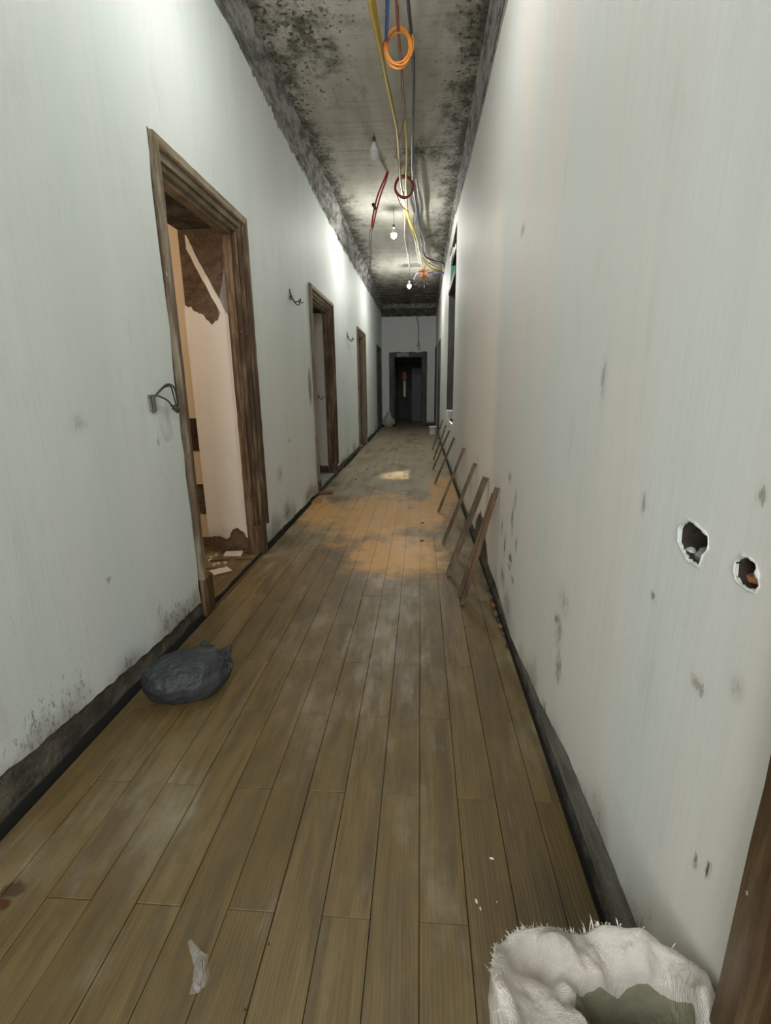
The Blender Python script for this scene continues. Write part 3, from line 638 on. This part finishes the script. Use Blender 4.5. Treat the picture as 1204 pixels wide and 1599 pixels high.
def bulb(x, y, z, lit, label, sc=1.):
    root = empty('hanging_bulb', (x, y, ZC)); zz = z-ZC
    gb = lathe('glass_bulb', [(a_*sc, b_*sc+zz) for a_, b_ in BP], glass_lit if lit else milky, root)
    lathe('added_bulb_shield', [(a_*sc*1.03, b_*sc+zz) for a_, b_ in BP[4:]], shield_m, root)  # opaque cover added to keep bulb light off the ceiling
    lathe('screw_cap', [(.0142, zz), (.0142, zz+.02)], screw, root)
    lathe('lamp_holder', [(.019, zz+.012), (.0205, zz+.02), (.0205, zz+.045), (.012, zz+.062), (.004, zz+.068)], socket_m, root)
    cord = tubes('cord', [catmull([(0, 0, zz+.065), (.006, .004, zz*.6), (-.004, 0, zz*.25), (0, 0, -.01)])], .003, wire_dark, root, 6)
    hook = tubes('hook', [catmull([(0, 0, -.0), (.012, 0, -.03), (0, 0, -.055), (-.012, 0, -.035)])], .003, screw, root, 6)
    tag(root, label, 'light bulb', 'bare bulbs hanging from the ceiling'); return root
bulb(-.47, 3.0, 3.92, True, 'bare lit bulb hanging nearest, above the photographer\'s view')
b0 = onY(584, 226, 6.5)
bulb(b0.x, 6.5, b0.z+.02, False, 'unlit milky bulb hanging closest in view under the ceiling', 1.5)
b1 = onY(615, 365, 9); bulb(b1.x, 9, b1.z+.08, True, 'lit bulb left of the cable bundle, nearer of the two glowing ones', 1.3)
b2 = onY(639, 445, 12.97); bulb(b2.x, 12.97, b2.z+.08, True, 'farther glowing bulb near the end wall, beyond the yellow cables', 1.3)
# ------------------------------------------------------------------ cables
def cable_mat(name, col, rough=.35): return simple(name, col, rough, .12, 30, 0)
CM = dict(yellow=cable_mat('yellow_conduit', (.55, .38, .03)), blue=cable_mat('blue_conduit', (.04, .16, .5)), red=cable_mat('red_conduit', (.42, .02, .02)), dullred=cable_mat('dull_red_conduit', (.36, .09, .06)),
          black=cable_mat('black_cable', (.025, .028, .05)), grey=cable_mat('grey_cable', (.2, .22, .25)), orange=cable_mat('orange_hose', (.9, .33, .05)), ringred=cable_mat('dark_red_cable', (.3, .03, .02)), pink=cable_mat('pink_tape', (.8, .03, .12)), white=cable_mat('white_conduit', (.62, .5, .48)), navy=cable_mat('violet_blue_cable', (.12, .12, .3)), fine=wire_dark, brightyellow=cable_mat('bright_yellow_conduit', (.75, .6, .08)))
def run(name, pts, rad, mat, label, group='cables running under the ceiling', sides=8):
    P = catmull([onZ(*p) for p in pts], 6)
    c = P[0].copy(); o = tubes(name, [[q-c for q in P]], rad, CM[mat], None, sides); o.location = c
    return tag(o, label, 'cable', group)
run('cable', [(570, -70, 3.95), (577, 0, 4.0), (592, 70, 4.05), (606, 140, 4.12), (619, 200, 4.16), (624, 260, 4.2), (630, 318, 4.22), (644, 360, 4.22), (655, 398, 4.2), (672, 418, 4.18), (690, 425, 4.16)], .017, 'yellow', 'thick mustard-yellow conduit snaking down the ceiling to the right wall, leftmost at the top')
run('cable', [(578, -70, 4.0), (584, 0, 4.05), (594, 60, 4.1), (603, 120, 4.15), (615, 170, 4.18), (622, 220, 4.18), (626, 290, 4.2), (640, 345, 4.21), (652, 385, 4.2), (665, 408, 4.19), (690, 421, 4.17)], .012, 'yellow', 'thin yellow conduit running beside the thick mustard one')
run('cable', [(632, 188, 4.26), (635, 230, 4.24), (634, 290, 4.2), (637, 335, 4.2), (650, 370, 4.2), (656, 400, 4.2), (661, 421, 4.2)], .014, 'brightyellow', 'bright yellow conduit ending above the orange wire knot')
run('cable', [(604, -70, 4.1), (605, 0, 4.1), (604, 40, 4.1), (603, 62, 4.1)], .014, 'blue', 'bright blue conduit coming down behind the orange coil')
run('cable', [(617, -70, 4.15), (619, 0, 4.18), (623, 60, 4.2), (627, 110, 4.22), (631, 180, 4.25), (624, 215, 4.27), (620, 243, 4.28), (627, 262, 4.28)], .012, 'dullred', 'dull red conduit passing behind the orange coil')
run('cable', [(632, -70, 4.12), (637, 0, 4.15), (643, 60, 4.18), (646, 110, 4.2), (645, 180, 4.22), (643, 240, 4.24), (645, 290, 4.24), (653, 340, 4.24), (658, 380, 4.24), (664, 400, 4.23), (678, 407, 4.2), (692, 411, 4.1), (693, 418, 4.05)], .013, 'black', 'long blue-black cable on the right of the bundle, bending to the wall')
run('cable', [(645, 215, 4.28), (650, 280, 4.27), (656, 320, 4.26), (656, 350, 4.26), (663, 380, 4.25), (664, 402, 4.25)], .011, 'grey', 'grey cable curving right of the dark red ring')
run('cable', [(641, 250, 4.29), (643, 300, 4.28), (650, 330, 4.27), (649, 350, 4.27)], .010, 'grey', 'short grey cable hanging just right of the dark red ring')
run('cable', [(630, 300, 4.27), (632, 340, 4.27), (632, 372, 4.26), (637, 400, 4.25), (640, 425, 4.25)], .012, 'white', 'pinkish white conduit leading down to the farther lit bulb')
run('cable', [(645, 330, 4.26), (648, 380, 4.24), (655, 408, 4.2), (661, 424, 4.18)], .010, 'white', 'white cable beside the lower yellow conduits')
run('cable', [(666, 427, 4.16), (676, 425, 4.16), (684, 424, 4.14), (694, 427, 4.12)], .02, 'navy', 'violet-blue cable from the orange wire knot to the right wall')
run('cable', [(663, 425, 4.16), (655, 424, 4.14), (649, 430, 4.1), (646, 437, 4.05)], .012, 'navy', 'two-tone dark cable arching left from the orange wire knot')
run('cable', [(634, 452, 4.3), (633, 464, 4.3), (632, 475, 4.3)], .02, 'fine', 'dark cable on the ceiling beyond the last bulb, left one')
run('cable', [(641, 452, 4.3), (638, 464, 4.3), (637, 475, 4.3)], .02, 'fine', 'dark cable on the ceiling beyond the last bulb, right one')
# orange coil and dark red ring: several turns each
def coil(cx, cy, Y, rx, rz, turns, rad, mat, nm, label, tilt=.15):
    c = onY(cx, cy, Y); root = empty(nm, c); m = []
    for k in range(turns):
        f = 1+random.uniform(-.13, .08); o_ = random.uniform(-.02, .02); ph = random.uniform(0, 6)
        m.append([Vector((rx*f*math.cos(a_)*(1+.02*math.sin(2*a_+ph)), o_+.012*math.sin(a_+ph)+tilt*rz*math.sin(a_)*.3, rz*f*math.sin(a_)+.006*math.sin(3*a_+ph))) for a_ in [2*math.pi*i/36 for i in range(36)]])
        o = tubes('turn', [m[-1]], rad, CM[mat], root, 6, True)
    return tag(root, label, 'coil')
oc = coil(622, 75, 4.6, .100, .125, 8, .0065, 'orange', 'hose_coil', 'bright orange coil of thin hose hanging from the cables, pink tape on its left')
bm = bmesh.new(); tube(bm, [(-.106+.02*k*k*.15, -.005, .015+.018*k) for k in range(4)], .017, 10); from_bm('tape', bm, CM['pink'], oc, True)['label'] = 'pink tape'
tubes('loose_end', [catmull([(.10, 0, -.06), (.118, .01, .0), (.116, .01, .06), (.10, 0, .10)])], .0055, CM['orange'], oc, 6)
tubes('hanger', [catmull([(0, 0, .125), (.004, 0, .19), (0, .01, .28)])], .004, wire_dark, oc, 6)
rc_ = coil(631, 292, 7.6, .125, .135, 7, .008, 'ringred', 'cable_ring', 'dark red ring of coiled cable hanging among the yellow conduits')
tubes('loose_end', [catmull([(-.1, 0, -.09), (-.04, .02, -.22), (.06, .02, -.30)])], .006, CM['ringred'], rc_, 6)
tubes('hanger', [catmull([(0, 0, .13), (.0, 0, .16), (0, .0, .19)])], .004, wire_dark, rc_, 6)
# red conduit pair drooping left with thin wires below
rp = empty('drooping_conduit', onY(619, 240, 7.6)); o0 = rp.location
def hang(pts, Y): return [onY(a_, b_, Y)-o0 for a_, b_ in pts]
topv = Vector((0, 0, ZC-.02-o0.z))
tubes('conduit', [catmull(hang([(618, 262), (608, 262), (600, 281), (591, 302), (584, 328), (580, 355)], 7.6), 6)], .012, CM['red'], rp)
tubes('conduit', [catmull(hang([(619, 258), (610, 258), (603, 281), (595, 303), (588, 328), (582, 357)], 7.62), 6)], .011, CM['red'], rp)
tubes('wire', [catmull(hang([(580, 353), (577, 370), (578, 392), (577, 415), (574, 432), (577, 440)], 7.6), 6), catmull(hang([(582, 355), (579, 375), (580, 398), (578, 420), (580, 434), (576, 439)], 7.62), 6)], .004, wire_dark, rp, 5)
tubes('tie', [[Vector(v_) for v_ in hang([(582, 318), (587, 327)], 7.6)]], .022, wire_dark, rp, 8)
tubes('hanger', [catmull(hang([(604, 264), (612, 258), (622, 254)], 7.6), 4)], .009, CM['fine'], rp, 6)
tag(rp, 'pair of red conduits drooping left from the bundle with thin dark wires below', 'cable')
# orange wire knot at the right wall
k0 = onZ(662, 426, 4.16); wk = empty('wire_knot', k0)
lp = []
for k in range(5):
    a_ = random.uniform(0, 6); lp.append([Vector((.14*math.cos(t_)*(.6+.1*k), .05*math.sin(t_+k), .08*math.sin(t_+a_)*(.7+.1*k))) for t_ in [2*math.pi*i/20 for i in range(20)]])
tubes('loop', lp, .006, CM['orange'], wk, 6, True)
for k, (dx, dz) in enumerate([(-.12, -.3), (-.22, -.26), (.02, -.35), (.10, -.28), (.2, -.2), (.06, .22), (-.05, .15)]):
    tubes('wire', [catmull([(0, 0, 0), (dx*.4, .02, dz*.6), (dx, -.02*k, dz)])], .008, CM['dullred'] if k % 2 else wire_dark, wk, 5)
tag(wk, 'tangled orange and dark wire ends hanging by the right wall above the tall opening', 'wires')
# thin wire down the end wall
e0 = Vector((-.18, YE-.03, 3.93)); o = tubes('cable', [catmull([(0, 0, .0), (.07, 0, -.25), (.09, 0, -.6), (.08, 0, -.9), (.03, 0, -1.05)]), catmull([(.08, 0, -.85), (.12, 0, -1.0), (.11, 0, -1.18)])], .012, wire_dark, None, 6); o.location = e0
tag(o, 'thin cable hanging down the end wall above its door', 'cable')
# wire stubs on the left wall
def stub(px, py, s, label, kind):
    c = onX(px, py, XL+.012); root = empty('wire_stub', c)
    if kind == 0:
        boxes('conduit_end', [(0, -.035, -.085, .012, -.018, .0), (0, -.012, -.095, .014, .006, .0), (0, .01, -.085, .012, .022, -.01), (0, -.04, -.012, .014, .03, .002)], simple('grey_metal', (.16, .16, .15), .5, .3, 40, .3), root, .003, .002)
        tubes('wire', [catmull([(.01, .03, -.0), (.05, .07, -.03), (.06, .12, -.085), (.05, .17, -.10), (.05, .19, -.085), (.045, .17, -.065), (.04, .12, -.06)]),
                       catmull([(.01, .03, 0), (.05, .08, .055), (.06, .14, .04), (.05, .18, -.03), (.045, .185, -.07)]), catmull([(.01, .03, 0), (.04, .07, .04), (.05, .12, .045), (.04, .16, .01), (.045, .17, -.06)])], .005, wire_dark, root, 6)
        for k, (yy, zz) in enumerate([(.13, -.075), (.16, -.09), (.18, -.08)]): lathe('tip', [(.004, -.012), (.011, -.006), (.011, .008), (.004, .014)], wire_dark, root, 8).location = (.05, yy, zz)
    else:
        tubes('wire', [catmull([Vector(q)*s for q in [(0, 0, .12), (.02, -.03, .02), (.06, .0, -.05), (.10, .12, -.03), (.10, .22, .02), (.09, .3, -.02), (.1, .42, .0)]]),
                       catmull([Vector(q)*s for q in [(0, .0, .1), (.03, .02, .0), (.06, .1, -.07), (.08, .22, -.06), (.08, .2, 0)]])], .009*s, wire_dark, root, 6)
        lathe('hole_collar', [(.03*s, -.004), (.03*s, .006)], wire_dark, root, 10).rotation_euler = (0, math.pi/2, 0)
    return tag(root, label, 'wires')
stub(236, 617, 1, 'grey conduit ends with a looped wire sticking out left of the nearest door', 0)
stub(453, 465, .75, 'curled black wire stub on the left wall between first and second doors', 1)
stub(542, 527, .9, 'pale wire stub high on the left wall beside the third door', 1)
stub(497, 620, .45, 'short twisted wire poking from the near edge of the second door casing', 1)
stub(560, 605, .7, 'small wire stub at the near edge of the third door casing', 1)
# ------------------------------------------------------------------ black rubbish bag
t = NT('black_plastic_bag'); p_ = t.n('ShaderNodeTexCoord').outputs['Object']; n_ = t.noise(p_, 9, 4, .5, .6)
t.bump(t.math('ADD', n_, t.math('MULTIPLY', t.noise(t.sc(p_, (1, 2.4, 1)), 22, 3), .5)), 1, .02); bagm = t.done(t.mix(t.rng(t.noise(p_, 3, 3), .4, .7), (.02, .023, .026), (.05, .056, .062)), .55)
bag = empty('rubbish_bag', (-1.15, 2.055, 0)); bm = bmesh.new(); bmesh.ops.create_icosphere(bm, subdivisions=5, radius=1)
for v in bm.verts:
    c = v.co.copy(); k = 1+.07*noise.noise(c*1.8)+.04*noise.noise(c*5)-.035*abs(noise.noise(Vector((c.x*4, c.y*9, c.z*4))))+.03*abs(noise.noise(c*9))*max(0, c.z+.3)
    # long creases on the upper side
    cr = max(0, 1-abs((c.y*.8+.25*c.x-.05)+.06*math.sin(c.x*7))/.10)*max(0, c.z)*.2*(1 if c.x < .45 else .4)
    cr2 = max(0, 1-abs(c.y-.42+.3*c.x)/.07)*max(0, c.z)*.10
    rid = .02*math.sin(c.x*26+3*noise.noise(c*3))*max(0, c.z)
    k += -cr-cr2+rid
    tp = 1-.22*max(0, c.x)**2
    v.co = Vector((math.copysign(abs(c.x)**.85, c.x)*.215*k, c.y*.15*k*tp, max(c.z*.125*k*tp, -.108)+.108))
o = from_bm('sack_body', bm, bagm, bag, True)
fl = [((.10, .05, .19), (.225, .06, .185), (.19, -.02, .15)), ((.03, .08, .20), (.09, .11, .222), (.14, .07, .195)), ((.15, -.01, .17), (.215, -.045, .14), (.17, -.08, .10))]
for (a_, b_, c_) in fl:
    A, B, Cc = map(Vector, (a_, b_, c_)); vs = []; fs = []; n = 8
    for i in range(n+1):
        for j in range(n+1-i):
            s_, t__ = i/n, j/n; q = A+(B-A)*s_+(Cc-A)*t__; vs.append(q+Vector((0, .01*fn(s_*5, t__*5), .018*fn(s_*6, t__*6, 2)-.012*math.sin(math.pi*s_))))
    idx = {}; k = 0
    for i in range(n+1):
        for j in range(n+1-i): idx[i, j] = k; k += 1
    for i in range(n):
        for j in range(n-i):
            fs.append((idx[i, j], idx[i+1, j], idx[i, j+1]))
            if j < n-i-1: fs.append((idx[i+1, j], idx[i+1, j+1], idx[i, j+1]))
    o = mesh('bag_flap', vs, fs, bagm, bag, True); sm = o.modifiers.new('s', 'SOLIDIFY'); sm.thickness = .003
bag.rotation_euler = (0, 0, math.radians(28))
tag(bag, 'tied black plastic rubbish bag lying against the left wall on the planks', 'bag')
# ------------------------------------------------------------------ woven white sack, bottom right
def woven(name, base):
    t = NT(name); p_ = t.n('ShaderNodeTexCoord').outputs['Object']
    w1_ = t.n('ShaderNodeTexWave'); w1_.bands_direction = 'Z'; w1_.inputs['Scale'].default_value = 150; t.put(w1_.inputs[0], p_); w1_.inputs['Distortion'].default_value = .4
    w2_ = t.n('ShaderNodeTexWave'); w2_.bands_direction = 'X'; w2_.inputs['Scale'].default_value = 150; t.put(w2_.inputs[0], p_); w2_.inputs['Distortion'].default_value = .4
    n_ = t.noise(p_, 6, 4); c = t.mix(t.rng(n_, .35, .7), base, tuple(x*.72 for x in base)); h = t.math('ADD', w1_.outputs['Fac'], w2_.outputs['Fac'])
    t.bump(t.math('ADD', t.math('MULTIPLY', h, .15), t.math('MULTIPLY', t.noise(p_, 16, 5, .6, .8), 4)), .8, .006)
    return t.done(c, .5, **{'Transmission Weight': 0.0, 'Subsurface Weight': .15, 'Subsurface Scale': .02})
sackm = woven('woven_sack', (.70, .645, .57)); sackin = woven('woven_sack_inside', (.30, .285, .19))
SX, SY, SZ = .345, .62, .42
sk = empty('woven_sack', (SX, SY, 0)); N = 120
def rim(a_):                                     # plan outline of the rim
    ca, sa = math.cos(a_), math.sin(a_)
    R = .195*(1+.07*math.sin(3*a_+.5)+.05*math.sin(5*a_+2)+.025*math.sin(9*a_))
    return ca*R*1.02, sa*R*.80
def prof_v(a_, k):                               # k 0..1 base to rim
    x, y = rim(a_); f = .80+.26*math.sin(k*math.pi*.62); z = k*(SZ+.02*math.sin(2*a_+1)+.014*math.sin(7*a_))
    w = .016*fn(math.cos(a_)*3, math.sin(a_)*3, k*5)+.007*fn(math.cos(a_)*9, math.sin(a_)*9, k*11)
    return min(x*f*(1+w*3), .53-SX), y*f*(1+w*3), z+(.012*fn(a_*4, 9)+.006*fn(a_*11, 4))*(k > .95)
vs = []; fs = []; K = 22
for k in range(K+1):
    for i in range(N):
        a_ = 2*math.pi*i/N; vs.append(prof_v(a_, k/K))
base_in = len(vs); KI = 16
for k in range(KI+1):                            # fold over the rim and hang inside in lobes
    for i in range(N):
        a_ = 2*math.pi*i/N; x, y, z = prof_v(a_, 1); f = k/KI; g_ = min(1, f/.78)
        hx, hy = .06+.085*math.cos(a_)*(1+.2*math.sin(3*a_)), -.005+.09*math.sin(a_)*(1+.15*math.sin(2*a_+1))
        px_, py_ = x*.985+(hx-x)*g_, y*.985+(hy-y)*g_
        cr = .04*abs(fn(px_*12+py_*6, py_*13, 2))+.02*fn(px_*26, py_*16, 5)+.008*fn(px_*60, py_*50, 5)
        fold = .03*max(0, 1-abs(px_+.02+.5*py_)/.045)
        zz_ = z+.014*math.sin(min(1, g_*6)*math.pi)-.035*g_+cr*min(1, 4*g_)+fold*min(1, 3*g_)-(max(0, f-.6)/.4)**1.3*.20-.05*max(0, -px_-.06)/.1*min(1, g_*2)
        vs.append((px_, py_, zz_))
for k in range(K):
    for i in range(N): fs.append((k*N+i, k*N+(i+1) % N, (k+1)*N+(i+1) % N, (k+1)*N+i))
fs.append(tuple(range(N))[::-1])
# ragged top joins
for i in range(N): fs.append((K*N+i, K*N+(i+1) % N, base_in+(i+1) % N, base_in+i))
fs2 = []
for k in range(KI):
    for i in range(N): (fs if k < 11 else fs2).append((base_in+k*N+i, base_in+k*N+(i+1) % N, base_in+(k+1)*N+(i+1) % N, base_in+(k+1)*N+i))
o = mesh('sack_cloth', vs, fs, sackm, sk, True)
o = mesh('sack_lining', vs, fs2, sackin, sk, True)
vs = [(0, 0, .235)]; fs = []
for k in range(1, 9):
    for i in range(40):
        a_ = 2*math.pi*i/40; x, y = rim(a_); f = k/8*.88; vs.append((x*f, y*f, .235-.03*f+.012*fn(x*f*40, y*f*40)))
for i in range(40): fs.append((0, 1+i, 1+(i+1) % 40))
for k in range(7):
    for i in range(40): fs.append((1+k*40+i, 1+(k+1)*40+i, 1+(k+1)*40+(i+1) % 40, 1+k*40+(i+1) % 40))
o = mesh('sand_fill', vs, fs, simple('sandy_rubble', (.17, .14, .08), .95, .4, 30, 1), sk, True)
bm = bmesh.new()
for k in range(190):
    a_ = random.choice([random.gauss(2.6, .3), random.gauss(2.0, .2), random.gauss(1.55, .15), random.uniform(0, 6.28)]); x, y, z = prof_v(a_, 1); out = Vector((x, y, 0)).normalized()
    p0_ = Vector((x*.99, y*.99, z+.001)); dr = (out*random.uniform(-.1, .9)+Vector((random.uniform(-.7, .7), random.uniform(-.4, .4), random.uniform(.1, .9)))).normalized()*random.uniform(.003, .014)*(2.2 if k % 13 == 0 else 1)
    sd = Vector((-out.y, out.x, 0))*random.uniform(.0006, .0016); m_ = p0_+dr*.5+Vector((0, 0, .003))
    a1 = [bm.verts.new(q) for q in (p0_-sd, p0_+sd, m_+sd*.7, m_-sd*.7, p0_+dr)]; bm.faces.new(a1[:4]); bm.faces.new((a1[3], a1[2], a1[4]))
o = from_bm('frayed_threads', bm, simple('sack_thread', (.8, .78, .7), .6, .1), sk); o['kind'] = 'stuff'
tag(sk, 'open white woven sack with frayed rim standing in the near right corner', 'sack')
# ------------------------------------------------------------------ crumpled clear wrapper
A = onZ(300, 1466, .01); B = onZ(318, 1542, .01); cw_ = empty('plastic_wrapper', ((A+B)/2).xy.to_3d())
ax = (B-A); ax.z = 0; L = ax.length; ax.normalize(); sd = Vector((-ax.y, ax.x, 0)); vs = []; fs = []; n, m = 26, 12
for i in range(n+1):
    s_ = i/n; wd = lerp([(0, .012), (.15, .02), (.45, .034), (.8, .045), (1, .02)], s_); sh = lerp([(0, -.006), (.5, .008), (1, -.006)], s_)
    for j in range(m+1):
        t__ = j/m*2-1; z = .003+.016*(1-t__*t__)*lerp([(0, .5), (.3, .6), (.6, 1.2), (1, .5)], s_)+.007*abs(fn(s_*9, t__*3))+(.008 if abs((s_-.38)-.1*t__) < .035 else 0)
        vs.append(ax*(s_-.5)*L+sd*(t__*wd/2*(1+.15*fn(s_*14, j > 6))+sh)+Vector((0, 0, max(.001, z))))
for i in range(n):
    for j in range(m): fs.append((i*(m+1)+j, i*(m+1)+j+1, (i+1)*(m+1)+j+1, (i+1)*(m+1)+j))
t = NT('clear_film'); p_ = t.n('ShaderNodeTexCoord').outputs['Object']; t.bump(t.noise(p_, 70, 3), .35, .004)
film = t.done((.86, .86, .86), .08, **{'Alpha': .2, 'Specular IOR Level': 1.0})
mesh('film', vs, fs, film, cw_)
mesh('crimped_end', [v_+Vector((0, 0, .001)) for v_ in [ax*(.5*L-.012)-sd*.004, ax*(.5*L-.028)-sd*.026, ax*(.5*L-.006)-sd*.034+Vector((0, 0, .006)), ax*(.5*L+.002)-sd*.008+Vector((0, 0, .003))]], [(0, 1, 2, 3)], film, cw_)
tag(cw_, 'small crumpled clear plastic wrapper lying on the planks near the bottom left', 'wrapper')
# ------------------------------------------------------------------ chips and rubble
white_chip = simple('plaster_chip', (.8, .8, .76), .8, .1)
def shard(name, px, py, sx, sy, sz, mat, label, cat, rot=0, group=None, z=0, seed=0):
    bm = bmesh.new(); n = 7; rr_ = random.Random(seed+px); ring = []
    for lv in (0, 1):
        ring.append([bm.verts.new((sx*math.cos(2*math.pi*k/n)*(.7+.5*fn(k*1.3, px))*(1-.1*lv), sy*math.sin(2*math.pi*k/n)*(.7+.5*fn(k*1.7, py))*(1-.1*lv), sz*lv*(1+.3*fn(k, 3)))) for k in range(n)])
    for k in range(n): bm.faces.new((ring[0][k], ring[0][(k+1) % n], ring[1][(k+1) % n], ring[1][k]))
    bm.faces.new(ring[0][::-1]); bm.faces.new(ring[1])
    o = from_bm(name, bm, mat); c = onZ(px, py, z); o.location = (c.x, c.y, z+.0005); o.rotation_euler = (0, 0, rot)
    return tag(o, label, cat, group)
shard('plaster_chip', 768, 1341, .011, .005, .003, white_chip, 'white plaster flake alone on the planks right of centre', 'chip', -.3)
shard('plaster_chip', 744, 1408, .005, .009, .003, white_chip, 'small white chip below the flake, upper of a pair', 'chip', .2)
shard('plaster_chip', 750, 1419, .003, .008, .003, white_chip, 'tiny white chip just below and right of its twin', 'chip', .4)
shard('plaster_chip', 776, 1409, .0025, .003, .002, white_chip, 'tiny white speck nearest the woven sack', 'chip')
dchip = simple('dark_crumb', (.03, .025, .02), .9, .2)
shard('crumb', 420, 1475, .004, .003, .003, dchip, 'black crumb on the planks right of the clear wrapper', 'crumb')
shard('crumb', 383, 1577, .005, .003, .003, dchip, 'black crumb near the bottom edge right of the wrapper', 'crumb')
shard('rubble_lump', 497, 785, .07, .06, .05, orange_brick, 'orange brick crumb at the left wall in front of the second door', 'rubble', .3)
o = boxes('wood_offcut', [(-.14, -.03, 0, .14, .03, .035)], simple('reddish_offcut', (.2, .08, .03), .8, .3), None, .005, .004); c = onZ(505, 772, 0); o.location = (c.x+.0, c.y, 0.006); o.rotation_euler = (0, 0, .35)
tag(o, 'reddish wood offcut lying by the second door casing', 'offcut')
shard('crumb', 574, 733, .03, .02, .012, dchip, 'dark crumb mid floor, farther of the two in the grey dust', 'crumb'); shard('crumb', 556, 749, .025, .015, .012, dchip, 'dark crumb mid floor, nearer of the two in the grey dust', 'crumb')
shard('crumb', 659, 845, .025, .012, .01, dchip, 'brown crumb on the planks at the near edge of the orange dust', 'crumb'); shard('crumb', 660, 817, .02, .015, .01, dchip, 'brown crumb inside the near part of the orange dust', 'crumb')
# rubble along the right wall foot
for k, (px, py, s_) in enumerate([(775, 948, .03), (779, 962, .035), (783, 972, .028), (786, 981, .03), (788, 992, .022), (793, 1010, .018), (771, 935, .03), (768, 920, .025)]):
    c = onZ(px, py, 0); o = lump('rubble_lump', (XR-.03-s_*.3, c.y, s_*.5), (s_*.45, s_*1.0, s_*.5), [simple('rubble_brick', (.2, .10, .06), .95, .4, 20, 1), MAT['masonry'], brick][k % 3], None, k+3)
    tag(o, ['orange lump second from the batten end', 'grey lump third from the batten end', 'dark brown lump fourth from the batten end', 'orange lump mid row', 'grey lump third from the near end', 'small dark lump second from the near end', 'orange lump beside the nearest batten foot', 'grey lump farthest'][k]+', rubble at the right wall foot', 'rubble', 'rubble in the gap at the right wall')
# grey bare strip in front of lower right wall: stacked off-cut behind the battens
# tiles and splinters inside the first doorway
tile = simple('white_tile_piece', (.66, .6, .54), .6, .1); 
def slab(px, py, sx, sy, sz, rot, label, mat=tile, tilt=0, nm='tile_piece', cat='tile'):
    o = boxes(nm, [(-sx/2, -sy/2, 0, sx/2, sy/2, sz)], mat, None, .002, .002); c = onZ(px, py, 0); o.location = (c.x, c.y, .003+abs(math.sin(tilt))*sx/2); o.rotation_euler = (0, tilt, rot)
    return tag(o, label, cat)
slab(365, 867, .16, .10, .02, .15, 'white tile piece on the doorway floor, farther one')
slab(345, 893, .15, .12, .012, .75, 'square white tile piece on the doorway floor, nearer one')
spl = simple('splinter', (.14, .085, .045), .9, .2)
slab(333, 889, .20, .012, .012, .1, 'dark splinter left of the nearer tile piece', spl, 0, 'wood_splinter', 'splinter')
slab(380, 874, .16, .012, .012, .12, 'thin splinter right of the farther tile piece', spl, 0, 'wood_splinter', 'splinter')
slab(343, 876, .16, .014, .014, .3, 'thin splinter left of the farther tile piece', spl, 0, 'wood_splinter', 'splinter')
for k, (px, py) in enumerate([(330, 871), (328, 876), (338, 868), (341, 881), (352, 880), (335, 883)]):
    shard('plaster_chip', px, py, .028, .02, .014, lime, ['middle-left crumb', 'leftmost crumb', 'farthest crumb', 'nearest crumb', 'rightmost crumb', 'crumb touching the nearer tile'][k]+', pale plaster, inside the nearest doorway', 'chip', k, 'plaster crumbs in the doorway', 0, k)
# ------------------------------------------------------------------ far things
c = onZ(604, 665, 0); s2 = empty('cement_sack', (-1.2, 18.3, 0)); bm = bmesh.new(); bmesh.ops.create_icosphere(bm, subdivisions=4, radius=1)
for v in bm.verts:
    q = v.co.copy(); k = 1+.22*noise.noise(q*2.3)+.10*noise.noise(q*6); top_ = max(0, q.z)
    v.co = Vector((q.x*.24*k*(1-.45*top_), q.y*.2*k*(1-.4*top_), max(0, .2+q.z*.22*k+.12*top_*top_)))
from_bm('sack_body', bm, simple('dusty_sack', (.42, .42, .37), .8, .3, 9, .8), s2, True)
bm = bmesh.new(); 
for k in range(7):
    a_ = k*.9; tube(bm, [(0, 0, .42), (.05*math.cos(a_), .05*math.sin(a_), .5), (.10*math.cos(a_), .08*math.sin(a_), .54)], .018, 5)
from_bm('gathered_neck', bm, simple('sack_neck', (.5, .5, .46), .8, .2), s2, True)
tag(s2, 'dusty white sack slumped at the left of the end door', 'sack')
c = onZ(676, 678, 0); bk = empty('white_bucket', (c.x-.0, c.y, 0))
t_w = simple('bucket_plastic', (.72, .72, .68), .4, .12, 14, .1)
lathe('bucket_body', [(.105, 0), (.112, .02), (.135, .22), (.145, .225), (.145, .25), (.137, .25), (.13, .23), (.108, .03)], t_w, bk, 28)
lathe('paint_residue', [(.11, .05), (.112, .055)], lime, bk, 20)
tubes('bucket_handle', [catmull([(.143, 0, .235), (.12, -.09, .21), (0, -.15, .18), (-.12, -.09, .21), (-.143, 0, .235)])], .005, screw, bk, 6)
tag(bk, 'small white plastic bucket standing far off by the right wall', 'bucket')
bpy.context.view_layer.update()
